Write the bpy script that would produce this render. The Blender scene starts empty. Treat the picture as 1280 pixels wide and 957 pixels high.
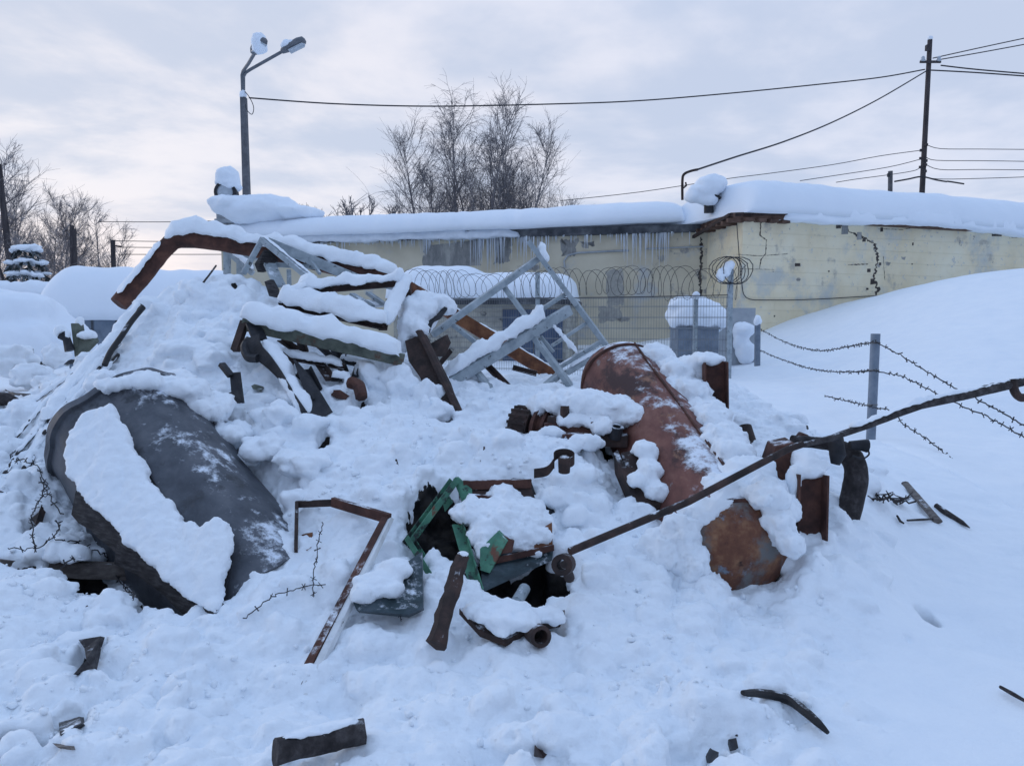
import bpy, bmesh, math, random
import numpy as np
from mathutils import Vector, Matrix

R = math.radians
random.seed(7)
rng = np.random.default_rng(11)
sc = bpy.context.scene
COL = sc.collection

# ------------------------------------------------------------------ camera
F = 967.0                      # focal length in photo pixels (1280 wide)
TH = math.atan((478.5 - 400.0) / F)
CAMZ = 1.7
cam_d = bpy.data.cameras.new("camera")
cam = bpy.data.objects.new("camera", cam_d)
COL.objects.link(cam)
cam.location = (0, 0, CAMZ)
cam.rotation_euler = (math.pi / 2 - TH, 0, 0)
cam_d.sensor_width = 36.0
cam_d.lens = 36.0 * F / 1280.0
cam_d.clip_start = 0.05
cam_d.clip_end = 3000
sc.camera = cam

# ------------------------------------------------------------------ world, sun, exposure
SUN_EL, SUN_AZ = 9.0, -62.0
w = bpy.data.worlds.new("World")
sc.world = w
w.use_nodes = True
nt = w.node_tree
nt.nodes.clear()
N = nt.nodes.new
L = nt.links.new


def wmath(op, a, b=None, c=None):
    n = N("ShaderNodeMath"); n.operation = op
    for i, v in enumerate((a, b, c)):
        if v is None: continue
        if isinstance(v, (int, float)): n.inputs[i].default_value = v
        else: L(v, n.inputs[i])
    return n.outputs[0]


def wmix(f, a, b, mode='MIX'):
    n = N("ShaderNodeMix"); n.data_type = 'RGBA'; n.blend_type = mode
    for s, v in ((n.inputs[0], f), (n.inputs[6], a), (n.inputs[7], b)):
        if isinstance(v, (int, float)): s.default_value = v
        elif isinstance(v, tuple): s.default_value = (*v, 1)
        else: L(v, s)
    return n.outputs[2]


def wramp(v, a, b):
    n = N("ShaderNodeMapRange"); n.interpolation_type = 'SMOOTHSTEP'
    L(v, n.inputs[0]); n.inputs[1].default_value = a; n.inputs[2].default_value = b
    return n.outputs[0]


tc = N("ShaderNodeTexCoord")
sep = N("ShaderNodeSeparateXYZ"); L(tc.outputs['Generated'], sep.inputs[0])
sx, sy, sz = sep.outputs
sky = N("ShaderNodeTexSky")
sky.sky_type = 'NISHITA'; sky.sun_disc = False
sky.sun_elevation = R(SUN_EL); sky.sun_rotation = R(SUN_AZ)
sky.air_density = 1.0; sky.dust_density = 1.5; sky.ozone_density = 2.0
zc = wmath('MAXIMUM', sz, 0.0)
den = wmath('ADD', zc, 0.13)
cmb = N("ShaderNodeCombineXYZ")
L(wmath('DIVIDE', sx, den), cmb.inputs[0]); L(wmath('DIVIDE', sy, den), cmb.inputs[1])
n1 = N("ShaderNodeTexNoise"); n1.inputs['Scale'].default_value = 0.85; n1.inputs['Detail'].default_value = 7
n1.inputs['Roughness'].default_value = 0.58; n1.inputs['Distortion'].default_value = 0.35
L(cmb.outputs[0], n1.inputs['Vector'])
n2 = N("ShaderNodeTexNoise"); n2.inputs['Scale'].default_value = 2.6; n2.inputs['Detail'].default_value = 5
L(cmb.outputs[0], n2.inputs['Vector'])
cl = wmath('ADD', wmath('MULTIPLY', n1.outputs[0], 0.7), wmath('MULTIPLY', n2.outputs[0], 0.3))
clf = wramp(cl, 0.42, 0.60)
# the cloud deck: lit from the low sun on the left, blue-grey away from it
left = wramp(sx, 0.65, -0.75)
band = wramp(zc, 0.17, 0.02)
hi = wramp(zc, 0.30, 0.75)
c_dark = wmix(left, (4.3, 4.95, 6.4), (4.8, 5.2, 6.25))
c_lite = wmix(left, (5.7, 6.05, 7.2), (7.1, 6.85, 7.2))
cloud = wmix(clf, c_dark, c_lite)
warm = wmix(wmath('MULTIPLY', left, band), cloud, (8.6, 7.25, 6.9))
cloud = wmix(0.62, cloud, warm)
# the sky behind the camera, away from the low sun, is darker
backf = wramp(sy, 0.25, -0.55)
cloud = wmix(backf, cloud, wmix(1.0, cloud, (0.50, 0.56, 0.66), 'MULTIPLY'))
zen = wmix(hi, cloud, (4.15, 5.55, 8.2))
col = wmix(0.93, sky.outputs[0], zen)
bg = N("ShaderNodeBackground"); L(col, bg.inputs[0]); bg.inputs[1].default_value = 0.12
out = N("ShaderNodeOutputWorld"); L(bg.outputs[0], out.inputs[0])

sl = bpy.data.lights.new("sun", 'SUN')
sl.energy = 0.5; sl.angle = R(35); sl.color = (1.0, 0.93, 0.88)
sun = bpy.data.objects.new("sun", sl)
COL.objects.link(sun)
sd = Vector((math.sin(R(SUN_AZ)) * math.cos(R(SUN_EL)), math.cos(R(SUN_AZ)) * math.cos(R(SUN_EL)), math.sin(R(SUN_EL))))
sun.rotation_euler = (-sd).to_track_quat('-Z', 'Y').to_euler()

sc.view_settings.view_transform = 'Standard'
sc.view_settings.look = 'None'
sc.view_settings.exposure = 0.17
sc.view_settings.gamma = 1.0
sc.render.engine = 'CYCLES'
sc.cycles.use_denoising = True
sc.cycles.max_bounces = 8

# ------------------------------------------------------------------ helpers
CT, ST = math.cos(TH), math.sin(TH)


KD = 1.0


def P(px, py, Y):
    """photo pixel + distance ahead of the camera -> point in the place"""
    Y = Y * KD; u = (px - 640.0) / F; v = (478.5 - py) / F
    dy = CT + v * ST; dz = -ST + v * CT
    return Vector((u * Y / dy, Y, CAMZ + dz * Y / dy))


_perm = np.random.default_rng(3).permutation(256)
_perm = np.concatenate([_perm, _perm, _perm])
_g = np.random.default_rng(5).normal(size=(256, 3)); _g /= np.linalg.norm(_g, axis=1)[:, None]


def perlin(p):
    p = np.asarray(p, float)
    i = np.floor(p).astype(np.int64); f = p - i; i &= 255
    u = f * f * f * (f * (f * 6 - 15) + 10)
    res = 0
    for dx in (0, 1):
        wx = u[:, 0] if dx else 1 - u[:, 0]
        for dy in (0, 1):
            wy = u[:, 1] if dy else 1 - u[:, 1]
            for dz in (0, 1):
                wz = u[:, 2] if dz else 1 - u[:, 2]
                h = _perm[_perm[_perm[(i[:, 0] + dx) & 255] + ((i[:, 1] + dy) & 255)] + ((i[:, 2] + dz) & 255)]
                g = _g[h]
                d = g[:, 0] * (f[:, 0] - dx) + g[:, 1] * (f[:, 1] - dy) + g[:, 2] * (f[:, 2] - dz)
                res = res + wx * wy * wz * d
    return res * 1.5


def fbm(p, o=4, gain=0.5):
    a, s, r = 1.0, 1.0, 0
    for k in range(o):
        r = r + a * perlin(p * s + 17.3 * k); a *= gain; s *= 2.03
    return r


def billow(p, o=3):
    a, s, r = 1.0, 1.0, 0
    for k in range(o):
        r = r + a * (1 - 2.2 * np.abs(perlin(p * s + 31.7 * k))); a *= 0.5; s *= 2.1
    return r


def np_mesh(name, co, faces, mats, parent=None, smooth=True, mi=None):
    me = bpy.data.meshes.new(name)
    off = world_loc(parent)
    co = np.asarray(co, float) - np.array(off)
    me.from_pydata(co.tolist(), [], faces)
    return link_mesh(name, me, mats, parent, smooth, mi)


def link_mesh(name, me, mats, parent, smooth=True, mi=None):
    if not isinstance(mats, (list, tuple)): mats = [mats]
    for m in mats: me.materials.append(m)
    if smooth: me.polygons.foreach_set('use_smooth', np.ones(len(me.polygons), bool))
    if mi is not None: me.polygons.foreach_set('material_index', np.asarray(mi, np.int32))
    me.update()
    o = bpy.data.objects.new(name, me)
    COL.objects.link(o)
    if parent: o.parent = parent
    return o


def world_loc(o):
    v = Vector((0, 0, 0))
    while o is not None:
        v += o.location; o = o.parent
    return v


def tag(o, label=None, cat=None, group=None, kind=None):
    if label: o['label'] = label
    if cat: o['category'] = cat
    if group: o['group'] = group
    if kind: o['kind'] = kind
    elif cat: o['kind'] = 'thing'
    return o


def thing(name, label, cat, loc=(0, 0, 0), group=None):
    o = bpy.data.objects.new(name, None)
    o.empty_display_size = 0.1
    COL.objects.link(o)
    o.location = loc
    return tag(o, label, cat, group)


def frame_of(d, up=Vector((0, 0, 1))):
    d = d.normalized()
    s = d.cross(up)
    if s.length < 1e-4: s = d.cross(Vector((0, 1, 0)))
    s.normalize()
    return d, s, s.cross(d).normalized()


class MB:
    """collects shapes, then links them as ONE mesh object"""
    def __init__(self): self.v = []; self.f = []; self.m = []

    def add(self, vs, fs, m=0):
        b = len(self.v)
        self.v += [Vector(x) for x in vs]
        self.f += [[b + i for i in f] for f in fs]
        self.m += [m] * len(fs)
        return self

    def box(self, c, s, rot=None, m=0):
        c = Vector(c); vs = []
        for z in (-.5, .5):
            for y in (-.5, .5):
                for x in (-.5, .5):
                    q = Vector((x * s[0], y * s[1], z * s[2]))
                    vs.append(c + (rot @ q if rot else q))
        return self.add(vs, [[0, 2, 3, 1], [4, 5, 7, 6], [0, 1, 5, 4], [2, 6, 7, 3], [0, 4, 6, 2], [1, 3, 7, 5]], m)

    def bar(self, p0, p1, prof, up=(0, 0, 1), roll=0, m=0, n=1, wob=0):
        """sweep a closed 2-D outline from p0 to p1"""
        p0, p1 = Vector(p0), Vector(p1)
        d, s, u = frame_of(p1 - p0, Vector(up))
        if roll:
            q = Matrix.Rotation(R(roll), 3, d); s = q @ s; u = q @ u
        k = len(prof); vs = []
        for i in range(n + 1):
            c = p0.lerp(p1, i / n)
            if wob and 0 < i < n: c = c + s * random.uniform(-wob, wob) + u * random.uniform(-wob, wob)
            vs += [c + s * a + u * b for a, b in prof]
        fs = [[i * k + j, i * k + (j + 1) % k, (i + 1) * k + (j + 1) % k, (i + 1) * k + j] for i in range(n) for j in range(k)]
        fs += [list(range(k))[::-1], [n * k + j for j in range(k)]]
        return self.add(vs, fs, m)

    def tube(self, pts, r, seg=8, cap=True, m=0, flat=1.0):
        pts = [Vector(p) for p in pts]
        rs = r if isinstance(r, (list, tuple)) else [r] * len(pts)
        vs = []; up = None
        for i, p in enumerate(pts):
            d = (pts[min(i + 1, len(pts) - 1)] - pts[max(i - 1, 0)]).normalized()
            if up is None:
                _, s, u = frame_of(d)
            else:
                s = d.cross(up)
                if s.length < 1e-5: _, s, u = frame_of(d)
                s.normalize(); u = s.cross(d)
            up = u
            for j in range(seg):
                a = 2 * math.pi * j / seg
                vs.append(p + (s * math.cos(a) + u * math.sin(a) * flat) * rs[i])
        n = len(pts)
        fs = [[i * seg + j, i * seg + (j + 1) % seg, (i + 1) * seg + (j + 1) % seg, (i + 1) * seg + j] for i in range(n - 1) for j in range(seg)]
        if cap: fs += [list(range(seg))[::-1], [(n - 1) * seg + j for j in range(seg)]]
        return self.add(vs, fs, m)

    def ring(self, p, d, r0, r1, ln, seg=20, m=0):
        """hollow pipe piece starting at p along d"""
        d, s, u = frame_of(Vector(d)); p = Vector(p); vs = []
        for rr, t in ((r1, 0), (r1, ln), (r0, ln), (r0, 0)):
            for j in range(seg):
                a = 2 * math.pi * j / seg
                vs.append(p + d * t + (s * math.cos(a) + u * math.sin(a)) * rr)
        fs = [[q * seg + j, q * seg + (j + 1) % seg, ((q + 1) % 4) * seg + (j + 1) % seg, ((q + 1) % 4) * seg + j] for q in range(4) for j in range(seg)]
        return self.add(vs, fs, m)

    def prism(self, poly, off, m=0):
        """closed outline pushed along off"""
        k = len(poly); off = Vector(off)
        vs = [Vector(p) for p in poly] + [Vector(p) + off for p in poly]
        fs = [list(range(k)), [k + j for j in range(k)][::-1]] + [[j, j + k, (j + 1) % k + k, (j + 1) % k] for j in range(k)]
        return self.add(vs, fs, m)

    def lathe(self, p, d, prof, seg=32, m=0, arc=2 * math.pi, a0=0):
        d, s, u = frame_of(Vector(d)); p = Vector(p); vs = []; n = len(prof)
        full = arc > 6.28
        cols = seg if full else seg + 1
        for r, t in prof:
            for j in range(cols):
                a = a0 + arc * j / seg
                vs.append(p + d * t + (s * math.cos(a) + u * math.sin(a)) * r)
        fs = []
        for i in range(n - 1):
            for j in range(seg):
                j2 = (j + 1) % cols if full else j + 1
                fs.append([i * cols + j, i * cols + j2, (i + 1) * cols + j2, (i + 1) * cols + j])
        return self.add(vs, fs, m)

    def build(self, name, mats, parent=None, smooth=False, bevel=0, angle=40, dent=0, dscale=6):
        me = bpy.data.meshes.new(name)
        off = world_loc(parent)
        me.from_pydata([tuple(x - off) for x in self.v], [], self.f)
        bm = bmesh.new(); bm.from_mesh(me)
        bmesh.ops.remove_doubles(bm, verts=bm.verts, dist=1e-5)
        bmesh.ops.recalc_face_normals(bm, faces=bm.faces)
        bm.to_mesh(me); bm.free()
        mi = None
        o = link_mesh(name, me, mats, parent, False)
        if len(o.data.polygons) == len(self.m): me.polygons.foreach_set('material_index', np.asarray(self.m, np.int32))
        if dent:
            co = np.empty(len(me.vertices) * 3); me.vertices.foreach_get('co', co); co = co.reshape(-1, 3)
            nn = np.stack([fbm(co * dscale + k * 40, 3) for k in range(3)], 1)
            me.vertices.foreach_set('co', (co + nn * dent).ravel())
        if smooth:
            me.polygons.foreach_set('use_smooth', np.ones(len(me.polygons), bool))
            me.set_sharp_from_angle(angle=R(angle))
        if bevel:
            b = o.modifiers.new('bevel', 'BEVEL'); b.width = bevel; b.segments = 2; b.limit_method = 'ANGLE'
        me.update()
        return o


def rect(a, b): return [(-a / 2, -b / 2), (a / 2, -b / 2), (a / 2, b / 2), (-a / 2, b / 2)]
def ell(a, b, t): return [(0, 0), (a, 0), (a, t), (t, t), (t, b), (0, b)]
def chan(a, b, t): return [(-a / 2, 0), (a / 2, 0), (a / 2, b), (a / 2 - t, b), (a / 2 - t, t), (-a / 2 + t, t), (-a / 2 + t, b), (-a / 2, b)]


def smooth_path(pts, n=8):
    pts = [Vector(p) for p in pts]; o = []
    for i in range(len(pts) - 1):
        a = pts[max(i - 1, 0)]; b = pts[i]; c = pts[i + 1]; d = pts[min(i + 2, len(pts) - 1)]
        for k in range(n):
            t = k / n
            o.append(0.5 * ((2 * b) + (c - a) * t + (2 * a - 5 * b + 4 * c - d) * t * t + (3 * b - a - 3 * c + d) * t ** 3))
    o.append(pts[-1])
    return o


def resample(pts, step):
    pts = [Vector(p) for p in pts]; o = [pts[0]]; acc = 0
    for a, b in zip(pts, pts[1:]):
        ln = (b - a).length; n = max(1, int(round(ln / step)))
        o += [a.lerp(b, (k + 1) / n) for k in range(n)]
    return o


def loaf(name, pts, width, height, mat, parent, nexp=2.3, noise=0.15, nsc=None, step=None, endr=None, sag=0.0, seg=14, gaps=0.0, endw=0.35):
    """snow lying along a path: rounded on top, flat below, ends rounded"""
    step = step or max(0.02, min(width, height) / 5)
    pts = resample(pts, step)
    ds = [0]
    for a, b in zip(pts, pts[1:]): ds.append(ds[-1] + (b - a).length)
    T = ds[-1]; endr = endr or min(width * 0.6, T * 0.3)
    # crowd a few sections into both rounded ends
    co = []; n = len(pts); nsc = nsc or 1.2 / max(width, height)
    rows = seg + 1
    for i, p in enumerate(pts):
        d = pts[min(i + 1, n - 1)] - pts[max(i - 1, 0)]
        dh = Vector((d.x, d.y, 0))
        if dh.length < 1e-4: dh = Vector((1, 0, 0))
        dh.normalize(); s = Vector((dh.y, -dh.x, 0))
        e = min(ds[i], T - ds[i]) / endr
        e = 0.02 if e <= 0 else (1.0 if e >= 1 else max(0.02, (1 - (1 - e) ** nexp) ** (1 / nexp)))
        g = 1 + (.28 if width < 1 else .04) * float(perlin(np.array([[ds[i] * .9 / max(width, .12) + p.x * 3, width * 57, height * 31]]))[0])
        if gaps:
            q = float(perlin(np.array([[ds[i] * 3.1 + width * 91, height * 77, p.x]]))[0])
            g *= min(1, max(0.12, 1 - gaps * max(0, q + 0.1) * 3))
        for j in range(rows):
            a = math.pi * j / seg
            ca, sa = math.cos(a), math.sin(a)
            xx = math.copysign(abs(ca) ** (2 / nexp), ca) * width / 2
            zz = abs(sa) ** (2 / nexp) * height
            sgn = -sag * abs(ca) ** 4
            co.append(p + s * (xx * (endw + (1 - endw) * e) * (0.5 + 0.5 * g)) + Vector((0, 0, (zz * e * g) + sgn)))
    co = np.array([tuple(c) for c in co])
    if noise:
        h = min(width, height)
        nn = np.stack([fbm(co * nsc + 50 * k + width * 13, *((5, .6) if width < 1 else (4, .45))) for k in range(3)], 1)
        co = co + nn * noise * h * np.array([0.7, 0.7, 1.0])
    fs = [[i * rows + j, i * rows + j + 1, (i + 1) * rows + j + 1, (i + 1) * rows + j] for i in range(n - 1) for j in range(rows - 1)]
    fs += [[i * rows + rows - 1, i * rows, (i + 1) * rows, (i + 1) * rows + rows - 1] for i in range(n - 1)]
    fs += [list(range(rows)), [(n - 1) * rows + j for j in range(rows)][::-1]]
    o = np_mesh(name, co, fs, mat, parent)
    bm = bmesh.new(); bm.from_mesh(o.data); bmesh.ops.recalc_face_normals(bm, faces=bm.faces); bm.to_mesh(o.data); bm.free()
    return o


def remesh_np(me, voxel, smooth_it=2):
    tmp = bpy.data.objects.new('tmp', me); COL.objects.link(tmp)
    m = tmp.modifiers.new('r', 'REMESH'); m.mode = 'VOXEL'; m.voxel_size = voxel
    if smooth_it:
        s = tmp.modifiers.new('s', 'SMOOTH'); s.iterations = smooth_it; s.factor = 0.5
    dg = bpy.context.evaluated_depsgraph_get()
    res = bpy.data.meshes.new_from_object(tmp.evaluated_get(dg))
    bpy.data.objects.remove(tmp); bpy.data.meshes.remove(me)
    return res


def displace(me, fn):
    n = len(me.vertices)
    co = np.empty(n * 3); me.vertices.foreach_get('co', co); co = co.reshape(-1, 3)
    no = np.empty(n * 3); me.vertices.foreach_get('normal', no); no = no.reshape(-1, 3)
    me.vertices.foreach_set('co', (co + no * fn(co, no)[:, None]).ravel()); me.update()


_ICO = {}
def blob(c, r, sub=2, rot=None, seed=0, amp=0.2):
    """a lumpy ball: (vertices, triangles)"""
    if sub not in _ICO:
        t = bmesh.new(); bmesh.ops.create_icosphere(t, subdivisions=sub, radius=1.0)
        t.verts.ensure_lookup_table()
        _ICO[sub] = (np.array([tuple(v.co) for v in t.verts]), [[v.index for v in f.verts] for f in t.faces]); t.free()
    a, fs = _ICO[sub]
    k = 1 + amp * fbm(a * 1.3 + seed * 9.7, 3, .6)
    rr = np.array((r, r, r) if isinstance(r, (int, float)) else tuple(r))
    M = np.array(rot) if rot else np.eye(3)
    return (a * k[:, None] * rr) @ M.T + np.array(tuple(c)), fs


class Soup:
    def __init__(self, co=(), fs=()): self.co = [np.array(co).reshape(-1, 3)]; self.fs = list(fs); self.n = len(self.co[0])
    def add(self, co, fs):
        b = self.n; self.co.append(np.asarray(co, float)); self.n += len(co); self.fs += [[b + i for i in f] for f in fs]
    def mesh(self, name):
        me = bpy.data.meshes.new(name); me.from_pydata(np.concatenate(self.co).tolist(), [], self.fs); return me


def snow_lump(name, shapes, mat, parent, voxel=0.02, amp=0.02, nsc=9, smooth_it=3):
    """shapes: ('b',centre,radii) balls and ('p',outline,offset) slabs, fused and softened into one body of snow"""
    sp = Soup()
    for k, s in enumerate(shapes):
        if s[0] == 'b': sp.add(*blob(s[1], s[2], 3, seed=k + len(shapes) * 3 + s[1][0]))
        else:
            mb = MB().prism(s[1], s[2])
            t = bmesh.new(); vs = [t.verts.new(v) for v in mb.v]
            for f in mb.f: t.faces.new([vs[i] for i in f])
            bmesh.ops.recalc_face_normals(t, faces=t.faces); t.verts.index_update()
            sp.add([tuple(v.co) for v in t.verts], [[v.index for v in f.verts] for f in t.faces]); t.free()
    me = sp.mesh(name)
    me = remesh_np(me, voxel, smooth_it)
    displace(me, lambda co, no: amp * (1.1 * fbm(co * nsc, 5, .62) + .3 * billow(co * nsc * 1.7, 2)))
    off = world_loc(parent)
    if off.length: me.transform(Matrix.Translation(-off))
    return link_mesh(name, me, mat, parent)


# ------------------------------------------------------------------ materials
def ramp_node(nt, fac, stops):
    r = nt.nodes.new('ShaderNodeValToRGB')
    e = r.color_ramp.elements
    while len(e) < len(stops): e.new(0.5)
    for k, (p, c) in enumerate(stops):
        e[k].position = p; e[k].color = (*c, 1)
    nt.links.new(fac, r.inputs[0])
    return r.outputs[0]


def make_mat(name, cols, scale=6.0, rough=0.7, metal=0.0, bump=0.4, bdist=0.01, frost=0.0, fscale=14.0, patches=(), stretch=(1, 1, 1), detail=9, drough=0.62, spec=0.4, brick=None):
    m = bpy.data.materials.new(name); m.use_nodes = True
    nt = m.node_tree; nd = nt.nodes; ln = nt.links.new
    b = nd['Principled BSDF']
    tc = nd.new('ShaderNodeTexCoord'); mp = nd.new('ShaderNodeMapping')
    mp.inputs['Scale'].default_value = stretch
    ln(tc.outputs['Object'], mp.inputs[0])
    n = nd.new('ShaderNodeTexNoise'); n.inputs['Scale'].default_value = scale; n.inputs['Detail'].default_value = detail
    n.inputs['Roughness'].default_value = drough
    ln(mp.outputs[0], n.inputs['Vector'])
    k = len(cols)
    c = ramp_node(nt, n.outputs[0], [(0.30 + 0.40 * i / max(1, k - 1), cc) for i, cc in enumerate(cols)])
    hgt = n.outputs[0]

    def mix(f, a, bb):
        x = nd.new('ShaderNodeMix'); x.data_type = 'RGBA'
        if isinstance(f, float): x.inputs[0].default_value = f
        else: ln(f, x.inputs[0])
        ln(a, x.inputs[6])
        if isinstance(bb, tuple): x.inputs[7].default_value = (*bb, 1)
        else: ln(bb, x.inputs[7])
        return x.outputs[2]

    def mth(op, a, bb):
        x = nd.new('ShaderNodeMath'); x.operation = op; x.use_clamp = False
        for i, v in enumerate((a, bb)):
            if isinstance(v, (int, float)): x.inputs[i].default_value = v
            else: ln(v, x.inputs[i])
        return x.outputs[0]

    def sstep(v, a, bb):
        x = nd.new('ShaderNodeMapRange'); x.interpolation_type = 'SMOOTHSTEP'
        ln(v, x.inputs[0]); x.inputs[1].default_value = a; x.inputs[2].default_value = bb
        return x.outputs[0]
    for q, (pc, ps, lo, hi) in enumerate(patches):
        pn = nd.new('ShaderNodeTexNoise'); pn.inputs['Scale'].default_value = ps; pn.inputs['Detail'].default_value = 8
        pn.inputs['Roughness'].default_value = 0.65
        pm = nd.new('ShaderNodeMapping'); pm.inputs['Location'].default_value = (3.7 * q + 1.3, 9.1 * q, 2.2); pm.inputs['Scale'].default_value = stretch
        ln(tc.outputs['Object'], pm.inputs[0]); ln(pm.outputs[0], pn.inputs['Vector'])
        f = sstep(pn.outputs[0], lo, hi)
        c = mix(f, c, pc)
        hgt = mth('ADD', hgt, mth('MULTIPLY', f, 0.35))
    if brick:
        bt = nd.new('ShaderNodeTexBrick')
        bm_ = nd.new('ShaderNodeMapping'); bm_.inputs['Rotation'].default_value = brick[0]; 
        ln(tc.outputs['Object'], bm_.inputs[0]); ln(bm_.outputs[0], bt.inputs['Vector'])
        bt.inputs['Scale'].default_value = 1.0; bt.inputs['Brick Width'].default_value = brick[1]; bt.inputs['Row Height'].default_value = brick[2]
        bt.inputs['Mortar Size'].default_value = brick[3]; bt.inputs['Mortar Smooth'].default_value = 0.6
        bt.inputs['Color1'].default_value = (1, 1, 1, 1); bt.inputs['Color2'].default_value = (0.9, 0.9, 0.9, 1); bt.inputs['Mortar'].default_value = (0.82, 0.82, 0.82, 1)
        x = nd.new('ShaderNodeMix'); x.data_type = 'RGBA'; x.blend_type = 'MULTIPLY'; x.inputs[0].default_value = brick[4]
        ln(c, x.inputs[6]); ln(bt.outputs[0], x.inputs[7]); c = x.outputs[2]
        hgt = mth('SUBTRACT', hgt, mth('MULTIPLY', bt.outputs[1], 1.2))
    rgh = None
    if frost:
        ge = nd.new('ShaderNodeNewGeometry'); sp = nd.new('ShaderNodeSeparateXYZ'); ln(ge.outputs['Normal'], sp.inputs[0])
        fn = nd.new('ShaderNodeTexNoise'); fn.inputs['Scale'].default_value = fscale; fn.inputs['Detail'].default_value = 10; fn.inputs['Roughness'].default_value = 0.72
        ln(tc.outputs['Object'], fn.inputs['Vector'])
        fl = nd.new('ShaderNodeTexNoise'); fl.inputs['Scale'].default_value = fscale * 0.22; fl.inputs['Detail'].default_value = 3
        ln(tc.outputs['Object'], fl.inputs['Vector'])
        nz = mth('MAXIMUM', sp.outputs[2], 0.0)
        v = mth('ADD', mth('ADD', mth('MULTIPLY', fn.outputs[0], 0.62), mth('MULTIPLY', fl.outputs[0], 0.55)), mth('MULTIPLY', mth('MULTIPLY', nz, nz), 0.24))
        f = sstep(v, 0.92 - 0.2 * frost, 1.04 - 0.2 * frost)
        c = mix(f, c, (0.78, 0.83, 0.9))
        rgh = mth('ADD', mth('MULTIPLY', f, 0.9 - rough), rough)
        hgt = mth('ADD', hgt, mth('MULTIPLY', f, 0.5))
    ln(c, b.inputs['Base Color'])
    if rgh is not None: ln(rgh, b.inputs['Roughness'])
    else: b.inputs['Roughness'].default_value = rough
    b.inputs['Metallic'].default_value = metal
    b.inputs['Specular IOR Level'].default_value = spec
    if bump:
        bp = nd.new('ShaderNodeBump'); bp.inputs['Strength'].default_value = bump; bp.inputs['Distance'].default_value = bdist
        ln(hgt, bp.inputs['Height']); ln(bp.outputs[0], b.inputs['Normal'])
    return m


SNOW = make_mat('snow', [(0.81, 0.865, 0.92), (0.85, 0.895, 0.94), (0.88, 0.92, 0.955)], scale=3.0, rough=0.75, bump=0.55, bdist=0.02, spec=0.25, detail=13, drough=0.68)
SNOWF = make_mat('far_snow', [(0.80, 0.86, 0.93), (0.85, 0.90, 0.96)], scale=0.8, rough=0.8, bump=0.3, bdist=0.06, spec=0.2)
EARTH = make_mat('dark_scrap_earth', [(0.006, 0.006, 0.007), (0.022, 0.02, 0.02), (0.05, 0.045, 0.042)], scale=9, rough=0.95, bump=0.8, bdist=0.03, spec=0.1)
RUST = make_mat('rust', [(0.028, 0.014, 0.012), (0.075, 0.032, 0.024), (0.14, 0.062, 0.042)], scale=7, rough=0.85, bump=0.6, frost=0.55)
RUSTO = make_mat('orange_rust', [(0.06, 0.024, 0.016), (0.15, 0.06, 0.03), (0.24, 0.105, 0.05)], scale=9, rough=0.9, bump=0.6, frost=0.35)
RUSTD = make_mat('dark_rust', [(0.012, 0.009, 0.009), (0.035, 0.022, 0.019), (0.075, 0.042, 0.034)], scale=8, rough=0.8, bump=0.7, frost=0.5)
TANKM = make_mat('tank_red_oxide', [(0.09, 0.034, 0.028), (0.17, 0.066, 0.05), (0.25, 0.115, 0.085)], scale=5, rough=0.7, bump=0.45, frost=0.85, fscale=7,
                 patches=(((0.05, 0.022, 0.02), 2.8, 0.50, 0.62), ((0.26, 0.13, 0.08), 6.0, 0.57, 0.70), ((0.22, 0.17, 0.16), 11.0, 0.62, 0.70)), stretch=(1.6, .7, 1))
HEADM = make_mat('tank_end_rust', [(0.06, 0.022, 0.018), (0.17, 0.07, 0.04), (0.32, 0.17, 0.09)], scale=8, rough=0.85, bump=0.7, frost=0.6, fscale=18,
                 patches=(((0.16, 0.155, 0.15), 4.5, 0.50, 0.66), ((0.03, 0.016, 0.015), 3.2, 0.54, 0.64), ((0.20, 0.24, 0.29), 9.0, 0.60, 0.70)))
DRUMM = make_mat('grey_drum_steel', [(0.05, 0.056, 0.068), (0.085, 0.092, 0.108), (0.13, 0.135, 0.15)], scale=6, rough=0.5, metal=0.3, bump=0.5, frost=0.86, fscale=11,
                 patches=(((0.045, 0.048, 0.055), 3.3, 0.56, 0.66), ((0.03, 0.19, 0.19), 4.6, 0.68, 0.70), ((0.12, 0.09, 0.075), 2.1, 0.62, 0.74)))
BLACK = make_mat('blackened_steel', [(0.008, 0.009, 0.012), (0.022, 0.023, 0.028), (0.05, 0.048, 0.05)], scale=8, rough=0.6, metal=0.2, bump=0.5, frost=0.45)
DKWOOD = make_mat('dark_wet_wood', [(0.012, 0.011, 0.012), (0.035, 0.032, 0.034), (0.08, 0.075, 0.075)], scale=12, rough=0.9, bump=0.8, frost=0.4, stretch=(1, 1, 4))
GALV = make_mat('peeling_grey_paint', [(0.22, 0.26, 0.29), (0.32, 0.37, 0.40), (0.42, 0.47, 0.50)], scale=10, rough=0.75, bump=0.5, frost=0.62,
                patches=(((0.07, 0.075, 0.08), 16.0, 0.60, 0.66),))
BEAMG = make_mat('greenish_brown_beam', [(0.05, 0.055, 0.05), (0.11, 0.125, 0.10), (0.16, 0.17, 0.14)], scale=9, rough=0.85, bump=0.5, frost=0.35,
                 patches=(((0.12, 0.055, 0.035), 4.5, 0.55, 0.66),))
GREEN = make_mat('green_paint', [(0.025, 0.085, 0.06), (0.055, 0.18, 0.115), (0.11, 0.29, 0.19)], scale=7, rough=0.6, bump=0.5, frost=0.5,
                 patches=(((0.02, 0.03, 0.028), 8.0, 0.54, 0.60), ((0.15, 0.06, 0.035), 5.0, 0.60, 0.66)))
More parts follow.
